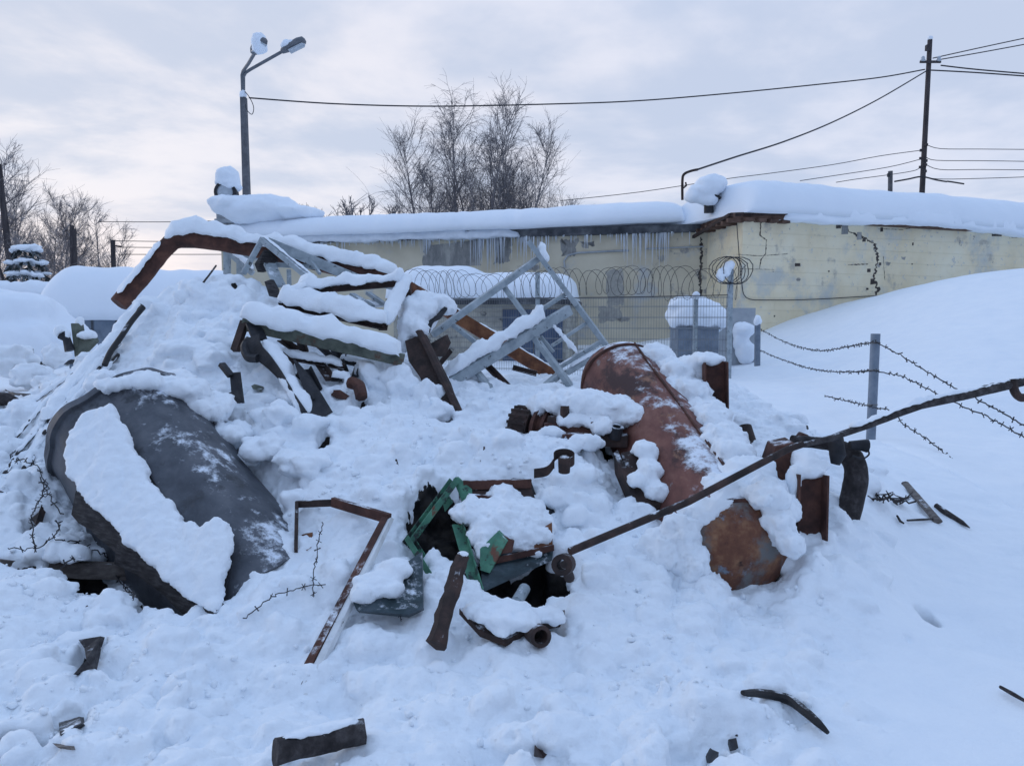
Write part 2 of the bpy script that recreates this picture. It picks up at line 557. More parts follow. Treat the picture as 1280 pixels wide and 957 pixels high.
GREEND = make_mat('dark_teal_steel', [(0.012, 0.02, 0.024), (0.03, 0.05, 0.058), (0.08, 0.10, 0.12)], scale=7, rough=0.35, metal=0.3, bump=0.4, frost=0.6, stretch=(1, 1, 3))
WHITEW = make_mat('flaking_white_paint', [(0.55, 0.57, 0.58), (0.68, 0.70, 0.71), (0.74, 0.76, 0.78)], scale=12, rough=0.8, bump=0.4, frost=0.3,
                  patches=(((0.10, 0.09, 0.085), 14.0, 0.66, 0.70),))
WOOD = make_mat('weathered_wood', [(0.07, 0.06, 0.055), (0.14, 0.12, 0.11), (0.22, 0.20, 0.18)], scale=9, rough=0.9, bump=0.7, frost=0.5, stretch=(1, 3, 3))
BARK = make_mat('bark', [(0.015, 0.013, 0.014), (0.04, 0.034, 0.034), (0.09, 0.08, 0.08)], scale=16, rough=0.95, bump=1.0, bdist=0.02, frost=0.62)
YWALL = make_mat('yellow_limewashed_brick', [(0.72, 0.62, 0.42), (0.80, 0.71, 0.51), (0.83, 0.775, 0.60)], scale=0.7, rough=0.9, bump=0.5, bdist=0.03,
                 patches=(((0.56, 0.565, 0.51), 0.5, 0.52, 0.66), ((0.26, 0.25, 0.23), 3.4, 0.665, 0.70), ((0.46, 0.43, 0.36), 1.3, 0.57, 0.70), ((0.60, 0.59, 0.54), 6.0, 0.60, 0.66)), brick=((R(90), 0, 0), 2.4, 0.40, 0.008, 0.16))
YWALL2 = make_mat('stained_yellow_plaster', [(0.49, 0.44, 0.33), (0.59, 0.535, 0.41), (0.66, 0.61, 0.48)], scale=0.6, rough=0.9, bump=0.4, bdist=0.03,
                  patches=(((0.25, 0.25, 0.245), 0.9, 0.60, 0.68), ((0.46, 0.47, 0.46), 0.55, 0.56, 0.68)))
PEEL2 = make_mat('pale_worn_render', [(0.26, 0.255, 0.24), (0.36, 0.35, 0.32), (0.50, 0.475, 0.40)], scale=4, rough=0.95, bump=0.5, drough=0.75)
PEEL = make_mat('bared_grey_render', [(0.14, 0.145, 0.15), (0.27, 0.27, 0.26), (0.47, 0.46, 0.42)], scale=3.4, rough=0.95, bump=0.5, stretch=(1, 1, 0.35), drough=0.75)
GBRICK = make_mat('grey_brick', [(0.27, 0.265, 0.24), (0.40, 0.385, 0.335), (0.52, 0.495, 0.42)], scale=1.6, rough=0.95, bump=0.6, bdist=0.02,
                  patches=(((0.12, 0.12, 0.12), 2.4, 0.58, 0.66),), brick=((R(90), 0, 0), 0.5, 0.15, 0.014, 0.9))
CRACK = make_mat('open_crack', [(0.035, 0.03, 0.028), (0.07, 0.06, 0.055), (0.14, 0.125, 0.11)], scale=8, rough=1, bump=0.5)
CORN = make_mat('dark_eaves_felt', [(0.03, 0.034, 0.04), (0.07, 0.075, 0.085), (0.16, 0.17, 0.18)], scale=2.2, rough=0.9, bump=0.5, frost=0.3, fscale=3)
SOFF = make_mat('brown_soffit_board', [(0.05, 0.03, 0.024), (0.11, 0.065, 0.048), (0.19, 0.12, 0.09)], scale=3, rough=0.9, bump=0.4)
NAVY = make_mat('navy_paint', [(0.04, 0.06, 0.105), (0.06, 0.09, 0.15), (0.09, 0.12, 0.19)], scale=3, rough=0.55, bump=0.15)
BLUEG = make_mat('blue_grey_paint', [(0.12, 0.155, 0.20), (0.17, 0.21, 0.265), (0.23, 0.27, 0.32)], scale=5, rough=0.6, bump=0.2, frost=0.3)
SHEETM = make_mat('pale_zinc_sheet', [(0.26, 0.29, 0.32), (0.36, 0.39, 0.42), (0.45, 0.48, 0.5)], scale=2, rough=0.5, metal=0.4, bump=0.2)
CONC = make_mat('concrete_pole', [(0.09, 0.092, 0.10), (0.13, 0.133, 0.145), (0.18, 0.183, 0.195)], scale=3, rough=0.95, bump=0.3)
POLEW = make_mat('tarred_timber', [(0.03, 0.027, 0.03), (0.06, 0.052, 0.055), (0.09, 0.08, 0.082)], scale=4, rough=0.9, bump=0.4, stretch=(3, 3, 0.4))
WIRE = make_mat('dark_wire', [(0.02, 0.02, 0.024), (0.04, 0.04, 0.045)], scale=8, rough=0.7, bump=0)
MESHW = make_mat('galvanised_wire', [(0.18, 0.19, 0.20), (0.26, 0.27, 0.28)], scale=8, rough=0.6, metal=0.5, bump=0)
LAMPM = make_mat('lamp_grey', [(0.10, 0.11, 0.125), (0.17, 0.18, 0.20)], scale=4, rough=0.6, bump=0.1)
GLASSY = make_mat('frosted_lens', [(0.35, 0.40, 0.45), (0.5, 0.55, 0.6)], scale=5, rough=0.25, bump=0.1)
TWIG = make_mat('bare_twigs', [(0.10, 0.092, 0.10), (0.16, 0.15, 0.16), (0.25, 0.24, 0.25)], scale=2.0, rough=0.95, bump=0)
TWIGL = make_mat('frosted_twigs', [(0.14, 0.12, 0.12), (0.22, 0.195, 0.195), (0.48, 0.47, 0.49)], scale=2.5, rough=0.95, bump=0)
FIRM = make_mat('fir_needles', [(0.02, 0.028, 0.03), (0.045, 0.055, 0.055), (0.45, 0.5, 0.56)], scale=2.2, rough=0.95, bump=0)
ICE = make_mat('ice', [(0.55, 0.60, 0.66), (0.68, 0.73, 0.79)], scale=3, rough=0.3, bump=0.2, spec=0.5)
RUBBER = make_mat('black_rubber', [(0.010, 0.010, 0.012), (0.028, 0.026, 0.027)], scale=14, rough=0.7, bump=0.5, frost=0.62)

def grain(m, sc, k):
    nt = m.node_tree; bp = [n for n in nt.nodes if n.type == 'BUMP'][0]; src = bp.inputs['Height'].links[0].from_socket
    tc = nt.nodes.new('ShaderNodeTexCoord'); n = nt.nodes.new('ShaderNodeTexNoise'); n.inputs['Scale'].default_value = sc; n.inputs['Detail'].default_value = 4; n.inputs['Roughness'].default_value = .7
    nt.links.new(tc.outputs['Object'], n.inputs['Vector'])
    a = nt.nodes.new('ShaderNodeMath'); a.operation = 'MULTIPLY_ADD'; nt.links.new(n.outputs[0], a.inputs[0]); a.inputs[1].default_value = k; nt.links.new(src, a.inputs[2]); nt.links.new(a.outputs[0], bp.inputs['Height'])
grain(SNOW, 34, .55)
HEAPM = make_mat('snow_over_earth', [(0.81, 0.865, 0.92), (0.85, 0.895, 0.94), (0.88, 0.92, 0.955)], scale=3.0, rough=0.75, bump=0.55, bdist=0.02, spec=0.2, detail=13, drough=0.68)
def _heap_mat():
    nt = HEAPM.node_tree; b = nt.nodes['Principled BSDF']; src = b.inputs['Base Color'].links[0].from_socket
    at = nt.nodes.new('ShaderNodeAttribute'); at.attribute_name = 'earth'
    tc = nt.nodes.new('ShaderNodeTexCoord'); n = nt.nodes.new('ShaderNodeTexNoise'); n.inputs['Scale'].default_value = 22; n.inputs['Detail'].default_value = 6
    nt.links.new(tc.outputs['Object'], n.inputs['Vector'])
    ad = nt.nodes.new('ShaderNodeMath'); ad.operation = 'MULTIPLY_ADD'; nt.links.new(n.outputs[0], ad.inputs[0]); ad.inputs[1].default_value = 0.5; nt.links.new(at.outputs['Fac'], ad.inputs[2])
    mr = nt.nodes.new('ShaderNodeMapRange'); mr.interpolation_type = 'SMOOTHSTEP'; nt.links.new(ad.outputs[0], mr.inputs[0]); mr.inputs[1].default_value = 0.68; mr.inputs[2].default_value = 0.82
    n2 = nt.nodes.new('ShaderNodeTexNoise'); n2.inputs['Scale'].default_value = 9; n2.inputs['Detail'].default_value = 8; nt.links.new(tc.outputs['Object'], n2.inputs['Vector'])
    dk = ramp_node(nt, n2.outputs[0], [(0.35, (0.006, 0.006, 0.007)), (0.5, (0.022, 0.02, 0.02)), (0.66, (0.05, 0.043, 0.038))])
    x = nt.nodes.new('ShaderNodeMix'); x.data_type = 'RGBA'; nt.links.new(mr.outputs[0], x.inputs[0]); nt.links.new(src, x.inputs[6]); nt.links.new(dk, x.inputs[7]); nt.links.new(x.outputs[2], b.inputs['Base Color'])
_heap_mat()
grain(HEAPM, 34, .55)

# ------------------------------------------------------------------ the snow surface
CP = []
def cp(px, py, Y): p = P(px, py, Y); CP.append((p.x, p.y, p.z))
def cpz(px, py, z):
    u = P(px, py, 1.0); k = (CAMZ - z) / (CAMZ - u.z); CP.append((u.x * k, k, z))


for px in (-300, 0, 250, 500, 750, 1000, 1280, 1600): cpz(px, 1150, -0.02)
for px in (-200, 0, 200, 400, 600, 800, 1000, 1280, 1500): cpz(px, 957, 0.0)
for px, z in ((-150, .10), (0, .08), (200, .06), (400, .03), (600, .05), (800, .05), (1000, .03), (1280, 0), (1450, 0)): cpz(px, 860, z)
for py, row in ((800, ((-150, 3.5), (0, 3.6), (200, 3.72), (370, 3.68), (550, 3.72), (640, 3.72), (760, 3.72), (880, 3.8), (950, 3.85), (1100, 3.9), (1280, 4.05), (1450, 4.05))),
                (772, ((0, 3.75), (90, 3.88), (200, 3.98), (250, 4.0), (290, 3.92), (360, 3.84), (450, 3.95), (550, 3.88), (650, 3.9), (760, 3.92), (860, 4.02), (940, 4.12), (1040, 4.05), (1150, 4.25), (1280, 4.35))),
                (735, ((0, 4.0), (80, 4.15), (160, 4.6), (280, 4.7), (335, 4.04), (380, 4.02), (430, 4.0), (500, 4.1), (560, 4.08), (640, 4.22), (740, 4.15), (830, 4.28), (900, 4.5), (990, 4.32), (1060, 4.25), (1150, 4.7), (1280, 4.8))),
                (690, ((-150, 4.3), (0, 4.42), (80, 4.5), (200, 4.75), (270, 5.2), (350, 4.36), (390, 4.36), (440, 4.3), (510, 4.42), (600, 4.55), (700, 4.42), (790, 4.5), (860, 4.55), (930, 4.85), (1000, 4.6), (1050, 4.65), (1120, 5.2), (1200, 5.45), (1280, 5.5))),
                (640, ((-150, 4.75), (0, 4.8), (70, 4.85), (200, 5.25), (290, 5.25), (371, 4.66), (430, 4.6), (500, 4.62), (580, 4.75), (640, 4.85), (700, 4.75), (780, 5.0), (830, 5.2), (870, 5.1), (930, 5.2), (990, 5.0), (1060, 5.25), (1120, 5.9), (1200, 6.5), (1280, 6.6))),
                (600, ((0, 5.2), (70, 5.25), (160, 5.6), (260, 5.6), (330, 5.2), (400, 4.95), (480, 4.92), (560, 4.92), (640, 4.95), (700, 4.98), (760, 5.3), (800, 5.6), (860, 5.7), (930, 5.5), (1000, 5.5), (1070, 6.0), (1150, 7.2), (1280, 7.5))),
                (555, ((-150, 5.5), (0, 5.7), (60, 5.7), (150, 5.9), (240, 5.75), (330, 5.4), (400, 5.35), (480, 5.3), (560, 5.4), (640, 5.55), (700, 5.6), (770, 6.05), (820, 6.2), (880, 6.1), (950, 6.0), (1020, 6.3), (1100, 9.0), (1200, 9.8), (1280, 9.9))),
                (520, ((0, 6.2), (80, 6.0), (150, 6.05), (250, 5.8), (330, 5.75), (400, 5.78), (480, 5.85), (560, 6.15), (640, 6.2), (720, 6.2), (800, 6.6), (880, 6.7), (950, 7.0)))):
    for px, Y in row: cp(px, py, Y)
for q in ((0, 505, 6.9), (-200, 500, 7.2), (60, 490, 6.8), (130, 455, 6.75), (200, 470, 6.15), (260, 480, 6.05), (330, 490, 6.05), (420, 495, 6.15), (500, 492, 6.35), (600, 495, 6.7), (700, 492, 6.8),
          (150, 420, 7.3), (190, 385, 7.5), (230, 355, 7.65), (265, 346, 7.75), (300, 352, 7.75), (250, 400, 7.1), (320, 400, 7.1), (200, 420, 6.9), (300, 440, 6.6), (380, 460, 6.7), (450, 462, 6.9), (520, 458, 7.3),
          (600, 478, 7.6), (680, 482, 7.6), (840, 460, 8.0), (800, 475, 7.7), (900, 470, 7.9), (930, 500, 7.6)): cp(*q)
for q in ((-4.2, 8.6, .7), (-3.2, 9.2, 1.0), (-2, 9.2, 1.0), (-1, 9.2, .9), (0, 9.3, .8), (1.2, 9.2, .8), (2.2, 9.0, .7), (3.2, 8.6, .35), (4.2, 8.0, .2), (5.5, 8, .08),
          (-5, 11, .3), (-3, 11.5, .35), (-1, 11.5, .35), (1, 11.5, .35), (3, 11, .25), (5.2, 11, .06), (8, 11, .05)): CP.append(q)
for q in ((1092, 548, 10.7), (1000, 500, 13.3), (950, 462, 18.5), (1000, 468, 17.5), (1000, 440, 20.5), (1060, 415, 20.5), (1110, 392, 20.5), (1180, 356, 21), (1280, 336, 21.5), (1400, 332, 21.5),
          (1120, 440, 16.5), (1200, 420, 16), (1280, 405, 16), (1400, 395, 16), (1200, 500, 12.2), (1280, 500, 12.2), (1400, 500, 12.2), (1100, 490, 13.5)): cp(*q)
for q in ((-14, 14, .4), (-9, 14, .5), (-6, 14, .45), (-3, 15, .4), (0, 15, .4), (3, 15, .4), (5.5, 16, .4), (-14, 22, .3), (-5, 22, .5), (0, 22, .5), (5.5, 22, .5), (-14, 32, .2), (-30, 30, .1), (-50, 50, 0), (0, 60, 0), (50, 50, .5), (22, 22, 2.5), (30, 16, 1.0),
          (-6, 6, .7), (-7, 4, .3), (-6, 2, .1), (6, 5, 0), (7, 3, 0), (10, 7, 0.05), (0, -3, 0), (-4, -2, 0), (4, -2, 0)): CP.append(q)
CP = np.array(CP)


def q_of(x, y):
    yy = y + 0.0
    r = np.sqrt(x * x + yy * yy) + 0.5
    return np.stack([np.arctan2(x, yy + 0.5), np.log(r)], -1)


def tps_k(a, b):
    d2 = ((a[:, None, :] - b[None, :, :]) ** 2).sum(-1)
    return 0.5 * d2 * np.log(d2 + 1e-12)


_q = q_of(CP[:, 0], CP[:, 1]); _n = len(_q)
_A = np.zeros((_n + 3, _n + 3)); _A[:_n, :_n] = tps_k(_q, _q) + np.eye(_n) * 2e-4
_A[:_n, _n] = 1; _A[:_n, _n + 1:] = _q; _A[_n, :_n] = 1; _A[_n + 1:, :_n] = _q.T
_W = np.linalg.solve(_A, np.concatenate([CP[:, 2], [0, 0, 0]]))


def sstep(x, a, b):
    t = np.clip((x - a) / (b - a), 0, 1); return t * t * (3 - 2 * t)


def base_h(x, y):
    x = np.asarray(x, float).ravel(); y = np.asarray(y, float).ravel(); o = np.empty_like(x)
    for s in range(0, len(x), 20000):
        q = q_of(x[s:s + 20000], y[s:s + 20000])
        o[s:s + 20000] = tps_k(q, _q) @ _W[:_n] + _W[_n] + q @ _W[_n + 1:]
    r = np.hypot(x, y)
    far = sstep(r, 26, 60)
    back = sstep(y, 0.5, -2.5)
    o = np.clip(o, -0.3, 3.4)
    return (o * (1 - far)) * (1 - back)


# hollows: px, py (on the snow), half width (m), half length (m), depth, turn
HOLES = []
def hole(px, py, rx, ry, dep, rot=0):
    u = P(px, py, 1.0)
    k = 5.0
    for _ in range(60):
        h = float(base_h([u.x * k], [k])[0])
        t = (CAMZ - h) / (CAMZ - u.z) if CAMZ - u.z > 1e-3 else k
        k = 0.6 * k + 0.4 * t
    HOLES.append((u.x * k, k, rx, ry, dep, R(rot)))


hole(100, 722, .18, .16, .40)
hole(130, 748, .18, .15, .42)
hole(165, 762, .16, .13, .40)
hole(215, 768, .16, .14, .36)
hole(345, 440, .10, .3, .3)
hole(410, 455, .16, .35, .3)
hole(460, 470, .10, .25, .25)
hole(300, 492, .06, .12, .18)
hole(585, 470, .2, .3, .25)
hole(665, 735, .22, .26, .42)
hole(615, 725, .15, .2, .35)
hole(665, 792, .13, .10, .22)
hole(548, 524, .10, .15, .2)
hole(640, 552, .07, .14, .2)
hole(755, 566, .07, .2, .25)
hole(452, 505, .06, .12, .15)
hole(404, 546, .05, .12, .15)
hole(888, 532, .10, .2, .2)
hole(550, 665, .18, .3, .3)
hole(965, 628, .14, .2, .3)
hole(870, 520, .10, .25, .3)
hole(48, 655, .06, .10, .16)
hole(30, 600, .07, .12, .14)
hole(108, 822, .055, .13, .20)
hole(88, 908, .07, .07, .17)
hole(20, 945, .12, .04, .14)
hole(672, 935, .03, .06, .10)
hole(893, 948, .04, .05, .10)
hole(1158, 764, .05, .09, .14)
hole(500, 745, .14, .10, .2)
hole(20, 705, .3, .09, .2)
hole(1135, 800, .03, .04, .06)


def hole_mask(x, y):
    m = np.zeros_like(x); dmax = np.zeros_like(x)
    wob = 0.30 * fbm(np.stack([x * 9, y * 9, x * 0], 1), 3)
    for hx, hy, rx, ry, dep, a in HOLES:
        dx, dy = x - hx, y - hy
        e = np.sqrt(((dx * math.cos(a) + dy * math.sin(a)) / rx) ** 2 + ((-dx * math.sin(a) + dy * math.cos(a)) / ry) ** 2) + wob
        k = sstep(e, 1.12, 0.86)
        dmax = np.maximum(dmax, k * dep); m = np.maximum(m, sstep(e, 1.16, 1.06))
    return m, dmax


def px_of(x, y, z):
    f = y * CT - (z - CAMZ) * ST; u = y * ST + (z - CAMZ) * CT
    return 640 + F * x / f, 478.5 - F * u / f


# stretches of the heap where bare metal shows, so no loose clods lie there
CLEAR = [(200, 570, 95), (270, 640, 90), (300, 720, 60), (230, 690, 60), (780, 500, 50), (820, 560, 55), (845, 590, 62), (915, 670, 50), (935, 725, 50), (570, 660, 60), (640, 690, 60), (690, 540, 60), (1000, 620, 50), (560, 750, 40), (430, 690, 30), (400, 780, 25)]
X0, X1, Y0, Y1 = -5.4, 4.6, 2.1, 9.9


def heap_rough(x, y):
    """how clumpy the snow lies: broken on the heap, smooth drifts on the right"""
    hpx = x / np.maximum(y, .5) * F + 640
    r = sstep(hpx, 1180, 960) * 0.9 + 0.1
    return r


def crust(x, y, cell, seed):
    gx = np.floor(x / cell); gy = np.floor(y / cell)
    best = np.full(x.shape, 1e9); val = np.zeros_like(x)
    for i in (-1, 0, 1):
        for j in (-1, 0, 1):
            a = (gx + i).astype(np.int64); b = (gy + j).astype(np.int64)
            h = _perm[(_perm[(a + seed) & 255] + b) & 255]; g = _g[h]; g2 = _g[_perm[h]]
            cx = (a + .5 + g[:, 0] * .45) * cell; cy = (b + .5 + g[:, 1] * .45) * cell
            d = np.maximum(np.abs(x - cx) * (1 + .3 * g[:, 2]), np.abs(y - cy)) * .5 + np.hypot(x - cx, y - cy) * .5
            v = g2[:, 0] * cell * .22 + ((x - cx) * g2[:, 1] + (y - cy) * g2[:, 2]) * .42
            k = d < best; best = np.where(k, d, best); val = np.where(k, v, val)
    return val


def fine_h(x, y):
    p = np.stack([x, y, np.zeros_like(x)], 1)
    r = np.hypot(x, y)
    rg = heap_rough(x, y)
    k = sstep(r, 12, 7) * rg
    h = 0.045 * fbm(p * 1.1, 4) * (0.35 + 0.65 * k) + k * (0.05 * billow(p * 2.3 + 5, 3) + 0.022 * billow(p * 5.5 + 9, 2) - 0.03)
    wx = x + .05 * fbm(p * 5, 2); wy = y + .05 * fbm(p * 5 + 9, 2)
    br = sstep(fbm(p * .9 + 4.4, 3), -.25, .45) * k
    h += br * (crust(wx, wy, .30, 3) * .75 + crust(wx, wy, .14, 8) * .8 + crust(wx, wy, .075, 11) * .6)
    # wind-drift undulation further out
    h += 0.05 * sstep(r, 6, 14) * fbm(p * np.array([.35, .6, 1]), 3)
    h += sstep(r, 4.5, 7) * sstep(r, 30, 16) * (1 - k) * (0.018 * fbm(p * np.array([1.6, 4.2, 1]) + 7, 4) + .012 * billow(p * np.array([1.1, 2.6, 1]), 2))
    # pushed furrows running down the right-hand slope
    fx = sstep(x / np.maximum(y, .5), 0.30, 0.40) * sstep(r, 9, 6)
    h += 0.045 * fx * np.sin((x * 0.8 + y * 0.55) * 7 + 1.5 * fbm(p * 1.2, 2)) * (0.5 + fbm(p * .9 + 3, 2))
    return h


def build_ground():
    az = np.concatenate([np.linspace(-180, -47, 60)[:-1], np.linspace(-47, 47, 430), np.linspace(47, 180, 60)[1:-1]])
    rr = np.concatenate([np.geomspace(0.35, 40, 420), np.geomspace(42, 1500, 40)])
    A, RR = np.meshgrid(R(1) * az, rr)
    x = (np.sin(A) * RR).ravel(); y = (np.cos(A) * RR).ravel()
    z = base_h(x, y) + fine_h(x, y)
    inn = sstep(x, X0 + .05, X0 + .5) * sstep(x, X1 - .05, X1 - .5) * sstep(y, Y0 + .02, Y0 + .35) * sstep(y, Y1 - .05, Y1 - .5)
    z -= 0.45 * inn + 0.0
    nc = len(az); nr = len(rr)
    i = np.arange(nr - 1)[:, None] * nc; j = np.arange(nc)[None, :]; j2 = (j + 1) % nc
    fs = np.stack([i + j, i + j2, i + nc + j2, i + nc + j], -1).reshape(-1, 4)
    co = np.stack([x, y, z], 1)
    fs = fs[:, ::-1].tolist()
    co2 = np.concatenate([co, [[0, 0, float(z[:nc].mean())]]])
    fs += [[len(co), a, (a + 1) % nc] for a in range(nc)]
    o = np_mesh('ground', co2, fs, SNOW)
    bm = bmesh.new(); bm.from_mesh(o.data); bmesh.ops.recalc_face_normals(bm, faces=bm.faces)
    if sum(f.normal.z for f in list(bm.faces)[:200]) < 0: bmesh.ops.reverse_faces(bm, faces=bm.faces)
    bm.to_mesh(o.data); bm.free()
    tag(o, 'snow covered yard ground reaching to the horizon', kind='structure')


def build_heap():
    stp = 0.03
    xs = np.arange(X0, X1 + 1e-6, stp); ys = np.arange(Y0, Y1 + 1e-6, stp)
    Xg, Yg = np.meshgrid(xs, ys)
    x = Xg.ravel(); y = Yg.ravel()
    h0 = base_h(x, y) + fine_h(x, y)
    _, dm = hole_mask(x, y)
    edge = np.minimum.reduce([x - X0, X1 - x, y - Y0, Y1 - y])
    z = h0 - dm - 0.10 * sstep(edge, .22, 0.02)
    nx, ny = len(xs), len(ys)
    co = np.concatenate([np.stack([x, y, z], 1), np.stack([x, y, np.full_like(x, -1.0)], 1)])
    n = nx * ny
    i = np.arange(ny - 1)[:, None] * nx; j = np.arange(nx - 1)[None, :]
    top = np.stack([i + j, i + j + 1, i + nx + j + 1, i + nx + j], -1).reshape(-1, 4)
    bot = top[:, ::-1] + n
    fs = top.tolist() + bot.tolist()
    for k in range(nx - 1):
        fs.append([k + 1, k, k + n, k + 1 + n]); a = (ny - 1) * nx; fs.append([a + k, a + k + 1, a + k + 1 + n, a + k + n])
    for k in range(ny - 1):
        a = k * nx; fs.append([a, a + nx, a + nx + n, a + n]); b = a + nx - 1; fs.append([b + nx, b, b + n, b + nx + n])
    soup = Soup(co, fs)
    # clods of broken snow, thickest on the heap
    cnt = 0
    while cnt < 900:
        yy = random.uniform(2.6, 7.6); xx = random.uniform(-.72, .5) * yy
        hh = float(base_h([xx], [yy])[0]); px, py = px_of(xx, yy, hh)
        rg = float(heap_rough(np.array([xx]), np.array([yy]))[0])
        if random.random() > rg * (0.35 + 0.65 * min(1, max(0, (yy - 2.6) / 1.5))): continue
        if any(np.hypot(px - ax_, py - ay_) < ar_ for ax_, ay_, ar_ in CLEAR): continue
        m, _ = hole_mask(np.array([xx]), np.array([yy]))
        if m[0] > 0.02: continue
        hh = float((base_h([xx], [yy]) + fine_h(np.array([xx]), np.array([yy])))[0])
        s = 0.025 + 0.10 * random.random() ** 3.2
        rot = Matrix.Rotation(random.uniform(0, 6.28), 3, 'Z') @ Matrix.Rotation(random.uniform(-.5, .5), 3, 'X')
        soup.add(*blob((xx, yy, hh - s * random.uniform(-0.1, 0.35)), (s * random.uniform(.8, 1.5), s * random.uniform(.7, 1.2), s * random.uniform(.45, .8)), 2, rot, cnt, 0.35))
        cnt += 1
    for k, (px, py, Y, rx, ry, rz) in enumerate(CLODS):
        soup.add(*blob(P(px, py, Y), (rx * .9, ry * .9, rz), 3, Matrix.Rotation(k * 1.3, 3, 'Z'), k + 700, 0.5))
    me = soup.mesh('heap')
    me = remesh_np(me, 0.0165, 1)
    nv = len(me.vertices)
    co = np.empty(nv * 3); me.vertices.foreach_get('co', co); co = co.reshape(-1, 3)
    # keep only the part above the underside
    rgh = heap_rough(co[:, 0], co[:, 1])
    displace(me, lambda c, no: rgh * (0.016 * fbm(c * 6, 5, .65) + 0.010 * billow(c * 12, 3)) * np.clip(no[:, 2] * .5 + .75, .3, 1))
    me.vertices.foreach_get('co', tmpc := np.empty(nv * 3)); co = tmpc.reshape(-1, 3)
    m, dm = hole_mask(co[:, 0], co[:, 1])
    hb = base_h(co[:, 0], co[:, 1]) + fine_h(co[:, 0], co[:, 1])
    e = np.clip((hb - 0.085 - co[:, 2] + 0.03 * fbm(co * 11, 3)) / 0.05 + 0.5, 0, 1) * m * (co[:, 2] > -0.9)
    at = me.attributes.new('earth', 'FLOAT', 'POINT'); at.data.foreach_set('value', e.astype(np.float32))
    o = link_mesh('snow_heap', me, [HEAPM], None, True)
    tag(o, 'broken snow lying over and between the scrap', kind='structure')


# hand-placed clods and snow humps: px, py, depth, radii
CLODS = [
    (530, 500, 6.2, .10, .1, .16), (545, 515, 6.1, .16, .14, .10), (470, 470, 6.5, .22, .2, .16), (500, 485, 6.3, .18, .15, .14), (440, 490, 6.2, .15, .12, .10),
    (230, 440, 6.4, .28, .2, .10), (270, 450, 6.3, .2, .2, .10), (190, 500, 5.8, .16, .12, .10), (130, 480, 6.1, .14, .12, .12), (140, 500, 5.9, .12, .12, .12),
    (330, 560, 5.2, .16, .16, .08), (380, 580, 5.0, .2, .18, .08), (350, 520, 5.6, .16, .14, .08),
    (650, 520, 6.5, .14, .14, .08), (600, 515, 6.5, .12, .12, .10),
    (560, 560, 5.6, .2, .16, .08), (470, 560, 5.4, .2, .18, .07), 
    (60, 740, 4.0, .14, .1, .07), 
    (640, 770, 3.9, .14, .10, .05), (600, 770, 3.9, .10, .10, .05), (560, 740, 4.1, .10, .10, .09), (730, 700, 4.5, .10, .10, .08), (760, 690, 4.6, .16, .12, .08), (870, 770, 4.0, .16, .12, .07), (820, 720, 4.4, .2, .14, .07),
    (1000, 690, 4.75, .2, .2, .14), (1040, 680, 4.9, .22, .22, .16), (1015, 720, 4.5, .2, .18, .12), (950, 540, 6.6, .14, .14, .08), (1000, 545, 6.6, .12, .12, .06),
    (890, 740, 4.25, .14, .12, .08), (900, 760, 4.1, .1, .1, .06), (990, 765, 4.15, .14, .12, .06), (20, 560, 6.0, .2, .16, .10), (50, 600, 5.4, .14, .14, .08), (30, 640, 5.0, .14, .12, .07), (80, 620, 5.2, .10, .10, .08),
    (10, 450, 8.2, .3, .3, .16), (70, 445, 8.0, .12, .12, .12), (40, 470, 7.5, .2, .2, .12), (110, 450, 7.5, .12, .12, .10),
]
def G(px, py, lift=0.02):
    """the point of the snow surface seen at a photo pixel, raised a little"""
    u = P(px, py, 1.0 / KD); ys = np.concatenate([np.linspace(2.2, 9, 900), np.linspace(9.02, 30, 500)])
    h = base_h(u.x * ys, ys) + fine_h(u.x * ys, ys); z = CAMZ + (u.z - CAMZ) * ys
    k = int(np.argmax(h + lift > z)); return V(u.x * ys[k], ys[k], z[k])
def V(*a): return Vector(a)


def build_crumbs():
    rr = np.random.default_rng(21); n = 8000
    y = rr.uniform(2.5, 6.6, n); x = rr.uniform(-.70, .42, n) * y
    d = fbm(np.stack([x * 1.1, y * 1.1, x * 0 + 3], 1), 3)
    k = (d > rr.uniform(-.25, .7, n)); x, y = x[k], y[k]
    m, _ = hole_mask(x, y); k = m < .02; x, y = x[k], y[k]
    z = base_h(x, y) + fine_h(x, y); sp = Soup()
    for i in range(len(x)):
        s = .005 + .015 * rr.random() ** 3
        rot = Matrix.Rotation(rr.uniform(0, 6.28), 3, 'Z') @ Matrix.Rotation(rr.uniform(0, 3), 3, 'X')
        sp.add(*blob((x[i], y[i], z[i] + s * .35 + .008), (s * 1.3, s, s * .8), 1, rot, i, .5))
    o = link_mesh('snow_crumbs', sp.mesh('snow_crumbs'), SNOW, None, True)
    tag(o, 'loose crumbs of snow scattered over the heap', kind='stuff')


build_ground()
build_heap()
build_crumbs()

# ================================================================== buildings
def on_plane(px, py, p0, n, out=0.0):
    """where the line of sight through a photo pixel meets a wall"""
    d = P(px, py, 1.0) - V(0, 0, CAMZ); o = V(0, 0, CAMZ)
    t = (p0 + n * out - o).dot(n) / d.dot(n)
    return o + d * t


def strip(pts, w, n, th=0.006, wob=0.3, seed=0):
    """ragged band along points on a wall"""
    rr = random.Random(seed)
    pts = resample(pts, 0.05)
    l, r = [], []
    for i, p in enumerate(pts):
        d = (pts[min(i + 1, len(pts) - 1)] - pts[max(i - 1, 0)]).normalized(); s = d.cross(n)
        ww = w * (0.25 + rr.random() ** 1.5 * 1.2) * (0.35 if i in (0, len(pts) - 1) else 1)
        j = s * rr.uniform(-w, w) * wob
        l.append(p + s * ww / 2 + j); r.append(p - s * ww / 2 + j)
    mb = MB()
    for i in range(len(pts) - 1):
        mb.prism([l[i], l[i + 1], r[i + 1], r[i]], n * th)
    return mb


